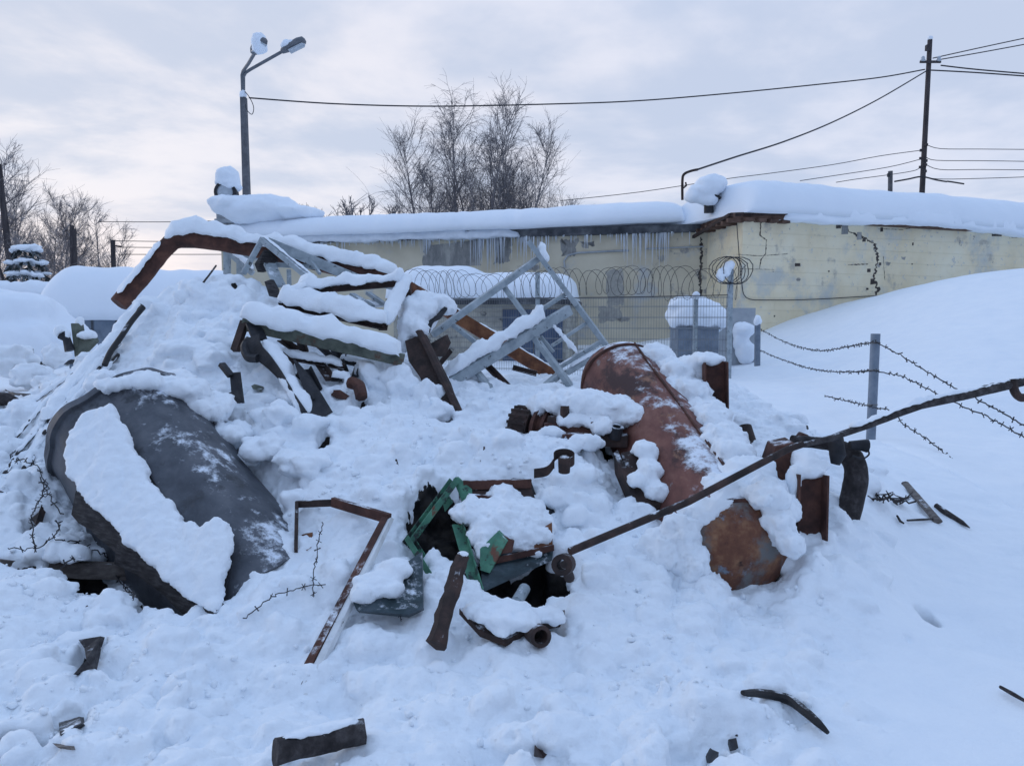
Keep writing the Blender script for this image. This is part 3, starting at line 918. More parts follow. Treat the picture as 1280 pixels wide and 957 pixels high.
def patch_poly(pts, n, th=0.005, rough=0.12, seed=0, sub=7):
    """ragged-edged patch on a wall"""
    rr = random.Random(seed); o = []
    for a, b in zip(pts, pts[1:] + pts[:1]):
        for k in range(sub):
            o.append(a.lerp(b, k / sub) + V(rr.uniform(-rough, rough), 0, rr.uniform(-rough, rough)))
    c = sum(o, V(0, 0, 0)) / len(o)
    o = [p - n * ((p - pts[0]).dot(n)) for p in o]
    mb = MB(); k = len(o)
    vs = [p + n * th for p in o] + [c + n * (th - (c - pts[0]).dot(n))]
    mb.add(vs, [[i, (i + 1) % k, k] for i in range(k)])
    return mb


EAVE = 4.72
L0 = V(-11.9, 32.0, 0); R0 = V(6.7, 27.0, 0)
dA = (R0 - L0).normalized(); nA = V(dA.y, -dA.x, 0)          # towards the yard
if nA.y > 0: nA = -nA
lenA = (R0 - L0).length
b1 = thing('long_building', 'long stained yellow building with icicles below its snow laden eaves', 'building', (L0.x, L0.y, 0))
back = -nA * 9
MB().prism([L0 + V(0, 0, -.5), R0 + dA * 3 + V(0, 0, -.5), R0 + dA * 3 + back + V(0, 0, -.5), L0 + back + V(0, 0, -.5)], (0, 0, EAVE + .5)).build('wall', YWALL2, b1)
m = MB()
m.prism([L0 - dA * .4 + nA * .28 + V(0, 0, EAVE), R0 + nA * .28 - dA * .05 + V(0, 0, EAVE), R0 - nA * 9 - dA * .05 + V(0, 0, EAVE), L0 - dA * .4 + back + V(0, 0, EAVE)], (0, 0, .26))
m.build('eaves', CORN, b1, dent=0.02, dscale=1.5)
loaf('snow_cap', [L0 + dA * (lenA * t - .6) - nA * 4.0 + V(0, 0, EAVE + .262 + .22 * max(0, t - .55)) for t in np.linspace(0, 1.0, 30)], 9.2, .98, SNOWF, b1, nexp=3.2, noise=0.05, nsc=.25, step=.25, endr=1.6, seg=30, endw=.9)
loaf('eaves_ice', [L0 + dA * (lenA * t) + nA * .26 + V(0, 0, EAVE - .02 + .03 * math.sin(t * 31)) for t in np.linspace(0.0, .66, 40)], .5, .34, ICE, b1, nexp=2, noise=0.2, nsc=1.6, step=.1, endr=1.0)
# icicles and frozen run-off
m = MB(); ri = random.Random(4)
for k in range(420):
    t = ri.uniform(.12, .99)
    px = 640 + (L0 + dA * lenA * t).x / (L0 + dA * lenA * t).y * F
    dens = 1.0 if (440 < px < 720 or 770 < px < 840) else 0.35
    if ri.random() > dens: continue
    ln = .08 + .42 * max(0, .5 + float(perlin(np.array([[t * 60, 3.3, 1.7]]))[0])) * ri.uniform(.4, 1.3) + (ri.uniform(.15, 1.0) if (590 < px < 690 or 775 < px < 835) and ri.random() < .7 else 0)
    p = L0 + dA * lenA * t + nA * ri.uniform(.04, .27) + V(0, 0, EAVE + .02)
    m.tube([p, p - V(0, 0, ln * .5), p - V(0, 0, ln)], [.008 + .035 * ri.random() ** 2, .012, .003], 5)
tag(m.build('icicles', ICE, b1), kind='stuff')
# bared render, old pipe and stains
for k, q in enumerate(([(532, 306), (602, 300), (600, 334), (528, 334)], [(622, 296), (640, 296), (638, 326), (618, 330)], [(700, 300), (722, 299), (720, 318), (702, 322)], [(726, 302), (742, 302), (742, 308), (728, 309)],
                       [(757, 338), (778, 336), (780, 380), (760, 384)], [(748, 384), (776, 384), (778, 402), (750, 403)], [(772, 398), (786, 396), (786, 401), (774, 403)], [(822, 319), (830, 319), (829, 326), (823, 325)])):
    patch_poly([on_plane(x, y, L0, nA) for x, y in q], nA, seed=k, rough=.07 if k < 4 else .05).build('bare_patch', PEEL if k < 4 else PEEL2, b1)
m = MB(); m.tube([on_plane(x, y, L0, nA, .05) for x, y in ((706, 334), (705, 326), (710, 319), (722, 316), (760, 314), (786, 313))], .035, 8)
m.tube([on_plane(x, y, L0, nA, .05) for x, y in ((806, 311), (880, 308))], .025, 6); m.build('wall_pipe', SHEETM, b1, smooth=True)
# joint against the other block
strip([on_plane(x, y, L0, nA, .01) for x, y in ((876, 296), (877, 320), (875, 345), (876, 375), (875, 400), (876, 440))], .09, nA, seed=3).build('crack', CRACK, b1)
# the raised left end of the roof with its vent
m = MB(); e = P(286, 268, 31.6); m.box(e + V(0, .6, 0), (.95, 1.4, .5)); m.box(e + V(-.12, -.15, -.28), (.75, .25, .16)); m.build('roof_box', SHEETM, b1, bevel=.02)
snow_lump('roof_drift', [('b', P(290, 258, 31.7), (.85, 1.2, .42)), ('b', P(330, 262, 31.9), (1.4, 1.4, .62)), ('b', P(368, 268, 32), (1.2, 1.4, .34)), ('b', P(308, 264, 31.4), (.9, .8, .5))], SNOWF, b1, voxel=.09, amp=.05, nsc=1.5)
v1 = thing('roof_vent', 'round dark roof vent with pale face and tall snow cap', 'roof vent', tuple(P(285, 252, 31.6)))
vc = P(284, 241, 31.5)
MB().lathe(vc + V(0, -.25, 0), (-.2, 1, 0), [(.30, 0), (.42, .02), (.44, .1), (.44, .7), (.3, .8), (0, .8)], 24).build('housing', BLACK, v1, smooth=True)
MB().lathe(vc + V(-.01, -.24, 0), (-.2, 1, 0), [(0, -.02), (.2, 0), (.31, .04), (.31, .06)], 24).build('vent_face', GLASSY, v1, smooth=True)
MB().box(vc + V(.3, .1, -.35), (.5, .5, .25)).build('bracket', BLACK, v1)
snow_lump('snow_cap', [('b', vc + V(-.02, .1, .62), (.46, .46, .45)), ('b', vc + V(0, .1, .40), (.48, .48, .2)), ('b', vc + V(.1, .1, .25), (.4, .4, .2))], SNOWF, v1, voxel=.05, amp=.03, nsc=2)

# right-hand block
C0 = V(7.07, 24.0, 0); D0 = V(19.0, 28.7, 0)
d1 = (D0 - C0).normalized(); n1_ = V(d1.y, -d1.x, 0)
if n1_.y > 0: n1_ = -n1_
E0 = C0 + d1 * 24
b2 = thing('cracked_building', 'cracked yellow brick building under one thick slab of roof snow', 'building', (C0.x, C0.y, 0))
B0 = R0 + V(.04, 0.0, 0)
rt = (B0 - C0).normalized(); nr_ = V(rt.y, -rt.x, 0)
if nr_.x > 0: nr_ = -nr_
TOPR = 4.80
MB().prism([C0 + V(0, 0, -.5), E0 + V(0, 0, -.5), E0 - n1_ * 10 + V(0, 0, -.5), B0 - n1_ * 7 + V(0, 0, -.5), B0 + V(0, 0, -.5)], (0, 0, TOPR + .5)).build('wall', YWALL, b2)
m = MB()
m.prism([C0 + nr_ * .35 + n1_ * .05 + V(0, 0, TOPR), C0 + d1 * 1.6 + n1_ * .32 + V(0, 0, TOPR), E0 + n1_ * .12 + V(0, 0, TOPR), E0 - n1_ * 10 + V(0, 0, TOPR), B0 + nr_ * .3 - n1_ * 7 + V(0, 0, TOPR), B0 + nr_ * .3 + V(0, 0, TOPR)], (0, 0, .16))
for k in range(7):
    p = C0.lerp(B0, .02 + k * .15) + nr_ * .18 + V(0, 0, TOPR - .06 - .03 * (k % 2)); m.bar(p - nr_ * .2, p + nr_ * .3, rect(.16, .12))
for k in range(4):
    p = C0 + d1 * (.1 + k * .45) + n1_ * .1 + V(0, 0, TOPR - .05); m.bar(p - n1_ * .1, p + n1_ * .14, rect(.3, .1))
m.build('soffit', SOFF, b2)
m = MB(); m.bar(C0 + nr_ * .4 + V(0, 0, TOPR + .1), C0 + d1 * 1.8 + n1_ * .36 + V(0, 0, TOPR + .22), rect(.1, .12)); m.bar(C0 + nr_ * .42 + V(0, 0, TOPR + .1), B0 + nr_ * .5 + V(0, 0, TOPR - .25), rect(.09, .1)); m.build('fascia', RUSTD, b2)
loaf('snow_cap', [C0 + d1 * (.0 + 24.5 * t) - n1_ * 1.9 + V(0, 0, TOPR + .17 - .05 * t) for t in np.linspace(0, 1, 30)], 4.7, 1.24, SNOWF, b2, nexp=2.8, noise=0.045, nsc=.28, step=.25, endr=1.5, seg=32, endw=.9)
loaf('snow_overhang', [C0 + d1 * (-.4 + 24 * t) + n1_ * .12 + V(0, 0, TOPR + .02 - .10 * t - .06 * math.sin(t * 14)) for t in np.linspace(.07, 1, 30)], .75, .62, SNOWF, b2, nexp=2.4, noise=0.12, nsc=.8, step=.2, endr=1.4, seg=16)
W2 = lambda x, y, o=0.0: on_plane(x, y, C0, n1_, o)
for k, (wd, q) in enumerate(((.12, [(1094, 304), (1097, 325), (1092, 345), (1097, 362), (1093, 380), (1096, 398)]), (.06, [(1042, 277), (1056, 285), (1066, 292), (1078, 296), (1090, 303), (1096, 306)]), (.035, [(958, 270), (951, 279), (950, 294), (958, 300), (957, 317), (951, 325), (949, 336)]),
                          (.018, [(922, 318), (950, 320), (985, 317)]), (.018, [(1098, 286), (1128, 287), (1150, 283)]), (.015, [(925, 336), (968, 337)]), (.04, [(1000, 429), (1024, 427)]), (.03, [(1085, 330), (1060, 331)]), (.025, [(1104, 320), (1106, 350)]))):
    strip([W2(x, y) for x, y in q], wd, n1_, seed=k + 20, wob=.5 if k < 2 else .25).build('crack', CRACK, b2)
for k, (x, y, ww, hh) in enumerate(((1048, 282, .2, .2), (1056, 287, .28, .32), (1074, 295, .2, .26), (1080, 300, .14, .12), (1086, 338, .15, .12), (1090, 352, .14, .2), (1100, 330, .10, .1), (1084, 361, .1, .07), (1246, 292, .5, .2), (1268, 294, .3, .2), (1102, 287, .12, .15), (1141, 305, .06, .1), (997, 331, .22, .1), (968, 395, .05, .05), (1140, 330, .05, .05), (1036, 339, .06, .05))):
    p = W2(x, y); mb = MB().prism([p + d1 * a * ww / 2 + V(0, 0, b * hh / 2) for a, b in ((-1, -1), (1, -.85), (.9, 1), (-.95, .9))], n1_ * .008); mb.build('missing_brick', CRACK if k not in (1, 2) else PEEL, b2)
_k = random.Random(31)
for k in range(9):
    if k < 8: x, y = 1094 + _k.gauss(0, 9), _k.uniform(298, 385)
    else: x, y = _k.uniform(945, 1240), _k.uniform(296, 345)
    r_ = _k.uniform(.03, .10); p = W2(x, y)
    patch_poly([p + d1 * r_ * a * _k.uniform(.6, 1.6) + V(0, 0, r_ * b * .6) for a, b in ((-1, -1), (1, -1), (1, 1), (-1, 1))], n1_, th=.004, rough=.015, seed=k, sub=3).build('flaked_spot', PEEL2, b2)
m = MB(); m.tube(smooth_path([W2(x, y, .05) for x, y in ((921, 280), (924, 320), (927, 352), (933, 372), (960, 375), (1020, 374), (1090, 370), (1160, 368), (1230, 366))], 4), .014, 5); m.build('cable', WIRE, b2, smooth=True)

# snow-capped vent and bent conduit on the roof ridge
v2 = thing('roof_cowl', 'roof cowl swallowed by a mushroom of snow where the two roofs meet', 'roof cowl', tuple(P(884, 250, 25.5)))
m = MB(); m.tube([P(886, 266, 25.5), P(886, 250, 25.5)], .16, 12); m.lathe(P(887, 246, 25.5), (.2, 0, 1), [(.18, -.06), (.36, -.02), (.38, .03), (.2, .1)], 20); m.build('pipe', BLACK, v2, smooth=True)
snow_lump('snow_cap', [('b', P(889, 232, 25.5), (.52, .55, .36)), ('b', P(876, 240, 25.5), (.46, .5, .26)), ('b', P(868, 246, 25.5), (.3, .4, .2)), ('b', P(884, 250, 25.5), (.34, .4, .2))], SNOWF, v2, voxel=.06, amp=.04, nsc=1.6)
m = MB(); m.tube(smooth_path([P(853, 250, 26.6), P(853, 226, 26.6), P(855, 218, 26.6), P(863, 214, 26.7), P(872, 212, 26.8)], 4), .045, 8)
m.tube([P(853, 236, 26.6), P(858, 232, 26.55), P(857, 228, 26.5)], .03, 6)
tag(m.build('conduit_mast', RUSTD, None, smooth=True), 'thin bent conduit mast rising from the long roof to take a cable', 'conduit')

# entrance annex in front of the long wall
ax0, ax1 = P(492, 400, 23.0), P(708, 400, 22.2)
dx = V(ax1.x - ax0.x, ax1.y - ax0.y, 0).normalized(); nx_ = V(dx.y, -dx.x, 0)
if nx_.y > 0: nx_ = -nx_
A0 = V(ax0.x, ax0.y, 0); A1 = V(ax1.x, ax1.y, 0)
b3 = thing('entrance_annex', 'low grey brick annex with navy doors and deep snow on its flat roof', 'annex', tuple(A0))
MB().prism([A0 + V(0, 0, -.3), A1 + V(0, 0, -.3), A1 - nx_ * 4.6 + V(0, 0, -.3), A0 - nx_ * 4.6 + V(0, 0, -.3)], (0, 0, 2.45)).build('wall', GBRICK, b3)
MB().prism([A0 + nx_ * .25 - dx * .15 + V(0, 0, 2.152), A1 + nx_ * .25 + dx * .12 + V(0, 0, 2.152), A1 - nx_ * 4.6 + dx * .12 + V(0, 0, 2.152), A0 - nx_ * 4.6 - dx * .15 + V(0, 0, 2.152)], (0, 0, .16)).build('roof_slab', CORN, b3)
ll = (A1 - A0).length
loaf('snow_cap', [A0 + dx * (ll * t) - nx_ * 2.0 + V(0, 0, 2.31) for t in np.linspace(-.04, 1.02, 30)], 4.7, .82, SNOWF, b3, nexp=3.2, noise=.05, nsc=.5, step=.12, endr=.6, seg=24, endw=.9)
loaf('snow_cap', [A0 + dx * (ll * t) - nx_ * 2.0 + V(0, 0, 2.6) for t in np.linspace(-.03, .5, 20)], 4.4, .80, SNOWF, b3, nexp=2.6, noise=.05, nsc=.5, step=.12, endr=1.0, seg=24, endw=.9)
D = lambda x, y, o: on_plane(x, y, A0, nx_, o)
dr = [D(x, y, .0) for x, y in ((628, 386), (704, 386), (704, 462), (628, 462))]
zt, zb = dr[0].z - .02, .12
q0 = V(dr[0].x, dr[0].y, 0); q1 = V(dr[1].x, dr[1].y, 0); qm = q0.lerp(q1, .52)
for a, b in ((q0, qm), (qm, q1)):
    a2, b2_ = a + dx * .015, b - dx * .015
    do = MB().prism([a2 + V(0, 0, zb), b2_ + V(0, 0, zb), b2_ + V(0, 0, zt), a2 + V(0, 0, zt)], nx_ * .06).build('door', NAVY, b3)
    mm = MB()
    for k in range(1, 6): 
        p = a2.lerp(b2_, k / 6) + nx_ * .062; mm.bar(p + V(0, 0, zb + .05), p + V(0, 0, zt - .05), rect(.02, .012), up=tuple(nx_))
    mm.build('rib', NAVY, do)
for z in (.55, 1.35): MB().box(q1 + dx * -.06 + nx_ * .07 + V(0, 0, z), (.16, .05, .05)).build('hinge', BLACK, b3)

# blue-grey bin and leaning sheets behind the mesh fence
t = thing('steel_bin', 'blue grey steel bin under a bulging lump of snow behind the mesh', 'bin', tuple(P(872, 450, 18.6)))
c = P(872, 434, 18.6); m = MB(); m.box(c + V(0, .4, -.1), (.98, .9, 1.1)); m.box(c + V(-.2, -.055, 0), (.04, .02, .8)); m.box(c + V(.2, -.055, 0), (.04, .02, .8)); m.box(c + V(0, .4, .46), (1.04, .98, .05)); m.build('body', BLUEG, t, bevel=.015)
snow_lump('snow_cap', [('b', c + V(0, .4, .72), (.66, .6, .38)), ('b', c + V(-.08, .4, 1.0), (.56, .5, .25)), ('b', c + V(.3, .4, .7), (.5, .5, .4))], SNOWF, t, voxel=.05, amp=.03, nsc=2)
m = MB(); p = P(917, 425, 20.6)
for k in range(9): m.box(p + V(-.5 + k * .125, .012 * (k % 2), 0), (.125, .02 + .02 * (k % 2), 1.7))
sm_ = tag(m.build('zinc_sheet', SHEETM, None), 'pale ribbed zinc sheet standing against the yellow wall beside the bin', 'metal sheet')
snow_lump('snow_cap', [('b', P(930, 412, 20.4), (.3, .3, .2)), ('b', P(925, 424, 20.4), (.2, .2, .3)), ('b', P(932, 440, 20.4), (.26, .3, .3))], SNOWF, sm_, voxel=.05, amp=.03, nsc=2)

# ================================================================== left background
t = thing('grey_shed', 'small grey metal shed under a huge rounded pillow of snow', 'shed', tuple(P(170, 420, 16)))
s0, s1 = P(84, 398, 16.2), P(290, 398, 17.2); sd_ = V(s1.x - s0.x, s1.y - s0.y, 0).normalized(); sn_ = V(sd_.y, -sd_.x, 0)
if sn_.y > 0: sn_ = -sn_
s0 = V(s0.x, s0.y, 0); s1 = V(s1.x, s1.y, 0)
MB().prism([s0 + V(0, 0, 0), s1 + V(0, 0, 0), s1 - sn_ * 3, s0 - sn_ * 3], (0, 0, 1.72)).build('wall', BLUEG, t)
mm = MB()
for k in range(1, 7): 
    p = s0.lerp(s1, k / 7); mm.bar(p + sn_ * .01 + V(0, 0, .1), p + sn_ * .01 + V(0, 0, 1.7), rect(.04, .03), up=tuple(sn_))
mm.build('seam_strip', CORN, t)
MB().prism([s0 - sd_ * .1 + sn_ * .12 + V(0, 0, 1.722), s1 + sd_ * .1 + sn_ * .12 + V(0, 0, 1.722), s1 + sd_ * .1 - sn_ * 3 + V(0, 0, 1.722), s0 - sd_ * .1 - sn_ * 3 + V(0, 0, 1.722)], (0, 0, .05)).build('roof_edge', CORN, t)
ls = (s1 - s0).length
loaf('snow_cap', [s0 + sd_ * (-.55 + (ls + .9) * q) - sn_ * 1.3 + V(0, 0, 1.74) for q in np.linspace(0, 1, 24)], 3.5, 1.12, SNOWF, t, nexp=2.7, noise=.045, nsc=.6, step=.1, endr=.9, seg=26, endw=.75, sag=.05)
t = thing('buried_car', 'low shape like a parked car buried under layered snow on the left', 'snow covered car', tuple(P(20, 445, 12)))
c = P(10, 436, 12)
MB().box(c + V(-.4, .3, -.1), (2.1, 1.6, .35)).build('body', BLACK, t, bevel=.06)
snow_lump('snow_cap', [('b', c + V(-.9, .4, .18), (1.75, 1.3, .64)), ('b', c + V(-.7, .4, .50), (1.35, 1.0, .42)), ('b', c + V(.1, .3, .1), (.78, 1.0, .46)), ('p', [c + V(-2.4, -.4, -.05), c + V(.62, -.4, -.05), c + V(.62, 1.2, -.05), c + V(-2.4, 1.2, -.05)], (0, 0, .4))], SNOWF, t, voxel=.05, amp=.03, nsc=1.5, smooth_it=10)
t = thing('yard_wall', 'distant low wall carrying a level band of snow before the frosted trees', 'wall', tuple(P(20, 380, 24)))
w0, w1 = P(-80, 366, 24), P(75, 366, 24)
MB().prism([V(w0.x, 24, 0), V(w1.x, 24, 0), V(w1.x, 24.3, 0), V(w0.x, 24.3, 0)], (0, 0, w0.z - .05)).build('wall', PEEL, t)
loaf('snow_cap', [V(w0.x, 24.2, w0.z - .05), V(w1.x, 24.2, w0.z - .05)], .9, .40, SNOWF, t, nexp=3, noise=.1, nsc=1, step=.15)

# ================================================================== poles, lamps, wires
def wire_obj(name, label, pts, r, cat='wire', mat=WIRE, group=None, n=10):
    o = MB().tube(smooth_path(pts, n), r, 5).build(name, mat, None, smooth=True)
    return tag(o, label, cat, group)
def span(a, b, sag, n=14):
    return [a.lerp(b, k / n) - V(0, 0, sag * 4 * (k / n) * (1 - k / n)) for k in range(n + 1)]

t = thing('street_lamp', 'concrete lamp post with two snowy lamp heads beyond the long roof', 'street lamp', (P(306, 400, 36).x, 36, 0))
pb, pt = P(309, 262, 36), P(304.5, 122, 36)
bot = pt + (pb - pt) * 2.2
m = MB(); m.bar(V(bot.x, 36, 0), pt, rect(.40, .36), n=1); o = m.build('pole', CONC, t, bevel=.03)
for v in o.data.vertices:
    if v.co.z > 4:
        k = .72; cx = pt.x - t.location.x; cy = pt.y - t.location.y
        v.co.x = cx + (v.co.x - cx) * k; v.co.y = cy + (v.co.y - cy) * k
snow_lump('snow_cap', [('b', pt + V(-.03, 0, .12), (.16, .16, .2))], SNOWF, t, voxel=.03, amp=.02, nsc=3)
for nm, q in (('arm', [(303.5, 122, 36), (303, 108, 36), (302.5, 94, 36), (304, 89, 35.9), (311, 79, 35.2), (318, 67, 34.4)]), ('arm', [(304.5, 122, 36), (304.5, 108, 36), (304.5, 96, 36), (307, 91, 36), (313, 87, 36), (352, 65, 36)])):
    MB().tube([P(*a) for a in q], .075, 8).build(nm, LAMPM, t, smooth=True)
def lamp_head(c, d, sz):
    d = d.normalized(); d, s, u = frame_of(d)
    pf = [(-.02, .05), (.06, .55), (.3, .9), (.75, 1.0), (.95, .8), (1.0, .35)]
    vs = []; k = 12
    for tt, ww in pf:
        for j in range(k):
            a = 2 * math.pi * j / k; sa = math.sin(a)
            vs.append(c + d * tt * sz + s * math.cos(a) * ww * .26 * sz + u * (sa * (.20 if sa > 0 else .10)) * ww * sz)
    fs = [[i * k + j, i * k + (j + 1) % k, (i + 1) * k + (j + 1) % k, (i + 1) * k + j] for i in range(len(pf) - 1) for j in range(k)] + [list(range(k))[::-1], [(len(pf) - 1) * k + j for j in range(k)]]
    h = MB().add(vs, fs).build('lamp_head', LAMPM, t, smooth=True, angle=60)
    vs2 = [c + d * (a * sz) + s * (b * sz) - u * .085 * sz for a, b in ((.3, -.19), (.85, -.19), (.93, 0), (.85, .19), (.3, .19))]
    MB().prism(vs2, -u * .04 * sz).build('lens', GLASSY, h)
    return h, d, u
h, d, u = lamp_head(P(317, 68, 34.4), P(330, 46, 33.4) - P(317, 68, 34.4), 1.15)
snow_lump('snow_cap', [('b', P(323.5, 55, 33.9), (.30, .5, .40)), ('b', P(324, 50, 33.8), (.28, .4, .28))], SNOWF, h, voxel=.04, amp=.02, nsc=3)
h, d, u = lamp_head(P(351, 66, 36), P(381, 51, 36) - P(351, 66, 36), 1.25)
snow_lump('snow_cap', [('b', P(359, 57, 36), (.30, .3, .24)), ('b', P(366, 54, 36), (.2, .26, .12))], SNOWF, h, voxel=.04, amp=.02, nsc=3)
MB().tube(smooth_path([P(304, 112, 36), P(312, 122, 35.8), P(317, 134, 35.8), P(315, 143, 35.8), P(309, 138, 35.8), P(306, 128, 35.9)], 5), .018, 5).build('wire_loop', WIRE, t, smooth=True)

t = thing('power_pole', 'tall dark timber power pole with insulators behind the cracked building', 'power pole', (P(1152, 400, 44).x, 44, 0))
pt = P(1162.5, 50, 44); pb = P(1153, 228, 44); bot = pt + (pb - pt) * 1.95
MB().tube([V(bot.x, 44, 0), pt], [.17, .125], 10).build('pole', POLEW, t, smooth=True)
m = MB(); m.bar(P(1150, 77.5, 43.8), P(1176, 77.5, 43.8), rect(.1, .12)); m.build('crossarm', POLEW, t)
MB().box(P(1160, 60, 43.8), (.24, .2, .3)).build('bracket', POLEW, t)
snow_lump('snow_cap', [('b', pt + V(0, 0, .08), (.14, .14, .14))], SNOWF, t, voxel=.03, amp=.01)
for x in (1153.5, 1173.5):
    MB().lathe(P(x, 77.5, 43.8), (0, 0, 1), [(0, .0), (.12, .02), (.13, .12), (.09, .16), (.1, .24), (.05, .3), (0, .3)], 12).build('insulator', GLASSY, t, smooth=True)
for x, y in ((1151.5, 188), (1158, 181), (1151, 198), (1157.5, 201), (1150.5, 209), (1157, 206), (1156.5, 214)):
    MB().box(P(x, y, 43.85), (.14, .1, .14)).build('wire_clip', POLEW, t)
t2 = thing('pole_stub', 'short grey pole stub poking above the roof snow beside the power pole', 'pole', (P(1113, 400, 46).x, 46, 0))
MB().tube([V(P(1112, 400, 46).x, 46, 0), P(1113, 214, 46)], .13, 10).build('pole', CONC, t2, smooth=True); MB().box(P(1110.5, 219, 45.8), (.12, .1, .2)).build('bracket', CORN, t2)

lampw = P(311, 122.5, 36); ppw = P(1156, 87, 44)
wire_obj('service_cable', 'long sagging cable strung from the lamp post to the power pole', [P(x, y, 36 + (x - 311) / 845 * 8) for x, y in ((311, 122.5), (420, 130), (546, 133), (700, 130), (800, 126), (910, 117), (1020, 106), (1100, 97), (1156, 87))], .035)
wire_obj('service_cable', 'dark cable sloping from the power pole down to the conduit mast on the roof', [P(x, y, 26.8 + (x - 870) / 291 * 17.2) for x, y in ((870, 212.5), (920, 196), (980, 177), (1040, 153), (1100, 123), (1161, 87))], .035)
for k, (q, lab) in enumerate((([(1166, 73), (1220, 61), (1290, 46)], 'top wire leaving the power pole upward to the right'), ([(1173, 75), (1225, 66), (1290, 54)], 'second wire below the top one rising right from the power pole'),
                              ([(1176, 82), (1220, 87), (1290, 93)], 'heavier wire falling right from the power pole above its twin'), ([(1164, 88), (1220, 91), (1290, 96)], 'lower of two wires falling right from the power pole crossarm'))):
    wire_obj('power_wire', lab, [P(x, y, 44) for x, y in q], .03 if k < 2 else .04, n=4)
for k, (q, lab) in enumerate((([(1158, 181), (1176, 186), (1225, 186.5), (1290, 187)], 'uppermost of the level wires low on the power pole, right side'), ([(1157, 196), (1170, 200.5), (1225, 201), (1290, 202)], 'second of the level wires low on the power pole, right side'),
                              ([(1156, 205), (1175, 212), (1225, 212), (1290, 212.5)], 'third of the level wires low on the power pole, right side'), ([(1155, 222), (1180, 224), (1230, 223), (1290, 221)], 'lowest of the level wires on the power pole, just above roof snow'),
                              ([(1151, 188), (1100, 195), (1040, 206), (960, 217), (905, 224), (800, 240), (700, 251)], 'longest thin wire running left from the power pole past the snow mushroom'), ([(1151, 199), (1110, 209), (1040, 220), (1000, 226)], 'middle thin wire running left and down from the power pole'),
                              ([(1150, 208), (1144, 213), (1115, 218), (1070, 224), (1045, 228)], 'lowest thin wire running left from the power pole past the pole stub'))):
    wire_obj('line_wire', lab, [P(x, y, 44) for x, y in q], .020, n=4)
wire_obj('sagging_cable', 'black cable drooping on both sides of the power pole foot at the roof snow', [P(x, y, 43.5) for x, y in ((1118, 227), (1135, 224), (1152, 221), (1170, 225), (1182, 227), (1186, 227), (1205, 230))], .045, n=4)
t = thing('wire_pole', 'short wire pole standing right of the frosted trees on the left', 'pole', (P(142, 400, 34).x, 34, 0))
MB().tube([V(P(143, 400, 34).x, 34, 0), P(141, 300, 34)], .10, 8).build('pole', POLEW, t, smooth=True); MB().tube([P(142, 307, 34), P(152, 308, 34)], .03, 5).build('bracket', POLEW, t)
t = thing('timber_pole', 'leaning dark timber pole against the tall frosted tree at the edge', 'pole', (P(30, 400, 30).x, 30, 0))
MB().tube([V(P(24, 400, 30).x, 30, 0), P(-2, 205, 30)], [.15, .10], 8).build('pole', POLEW, t, smooth=True)
t = thing('double_pole', 'pair of dark posts bolted together among the frosted trees', 'pole', (P(93, 400, 31).x, 31, 0))
for x0, x1, yy in ((90, 90, 282), (96, 92.5, 286)): MB().tube([V(P(x0, 400, 31).x, 31, 0), P(x1, yy, 31)], .085, 8).build('post', POLEW, t, smooth=True)
for k, (q, lab) in enumerate((([(125, 277), (200, 277.5), (272, 276)], 'highest of the far wires left of the long building'), ([(143, 301), (210, 302), (272, 302)], 'second of the far wires, at the top of the short wire pole'),
                              ([(146, 309), (210, 309.5), (280, 310)], 'third of the far wires, at the bracket of the short wire pole'), ([(148, 318), (215, 318), (290, 318)], 'lowest of the far wires left of the long building'))):
    wire_obj('far_wire', lab, [P(x, y, 34) for x, y in q], .016, n=3)

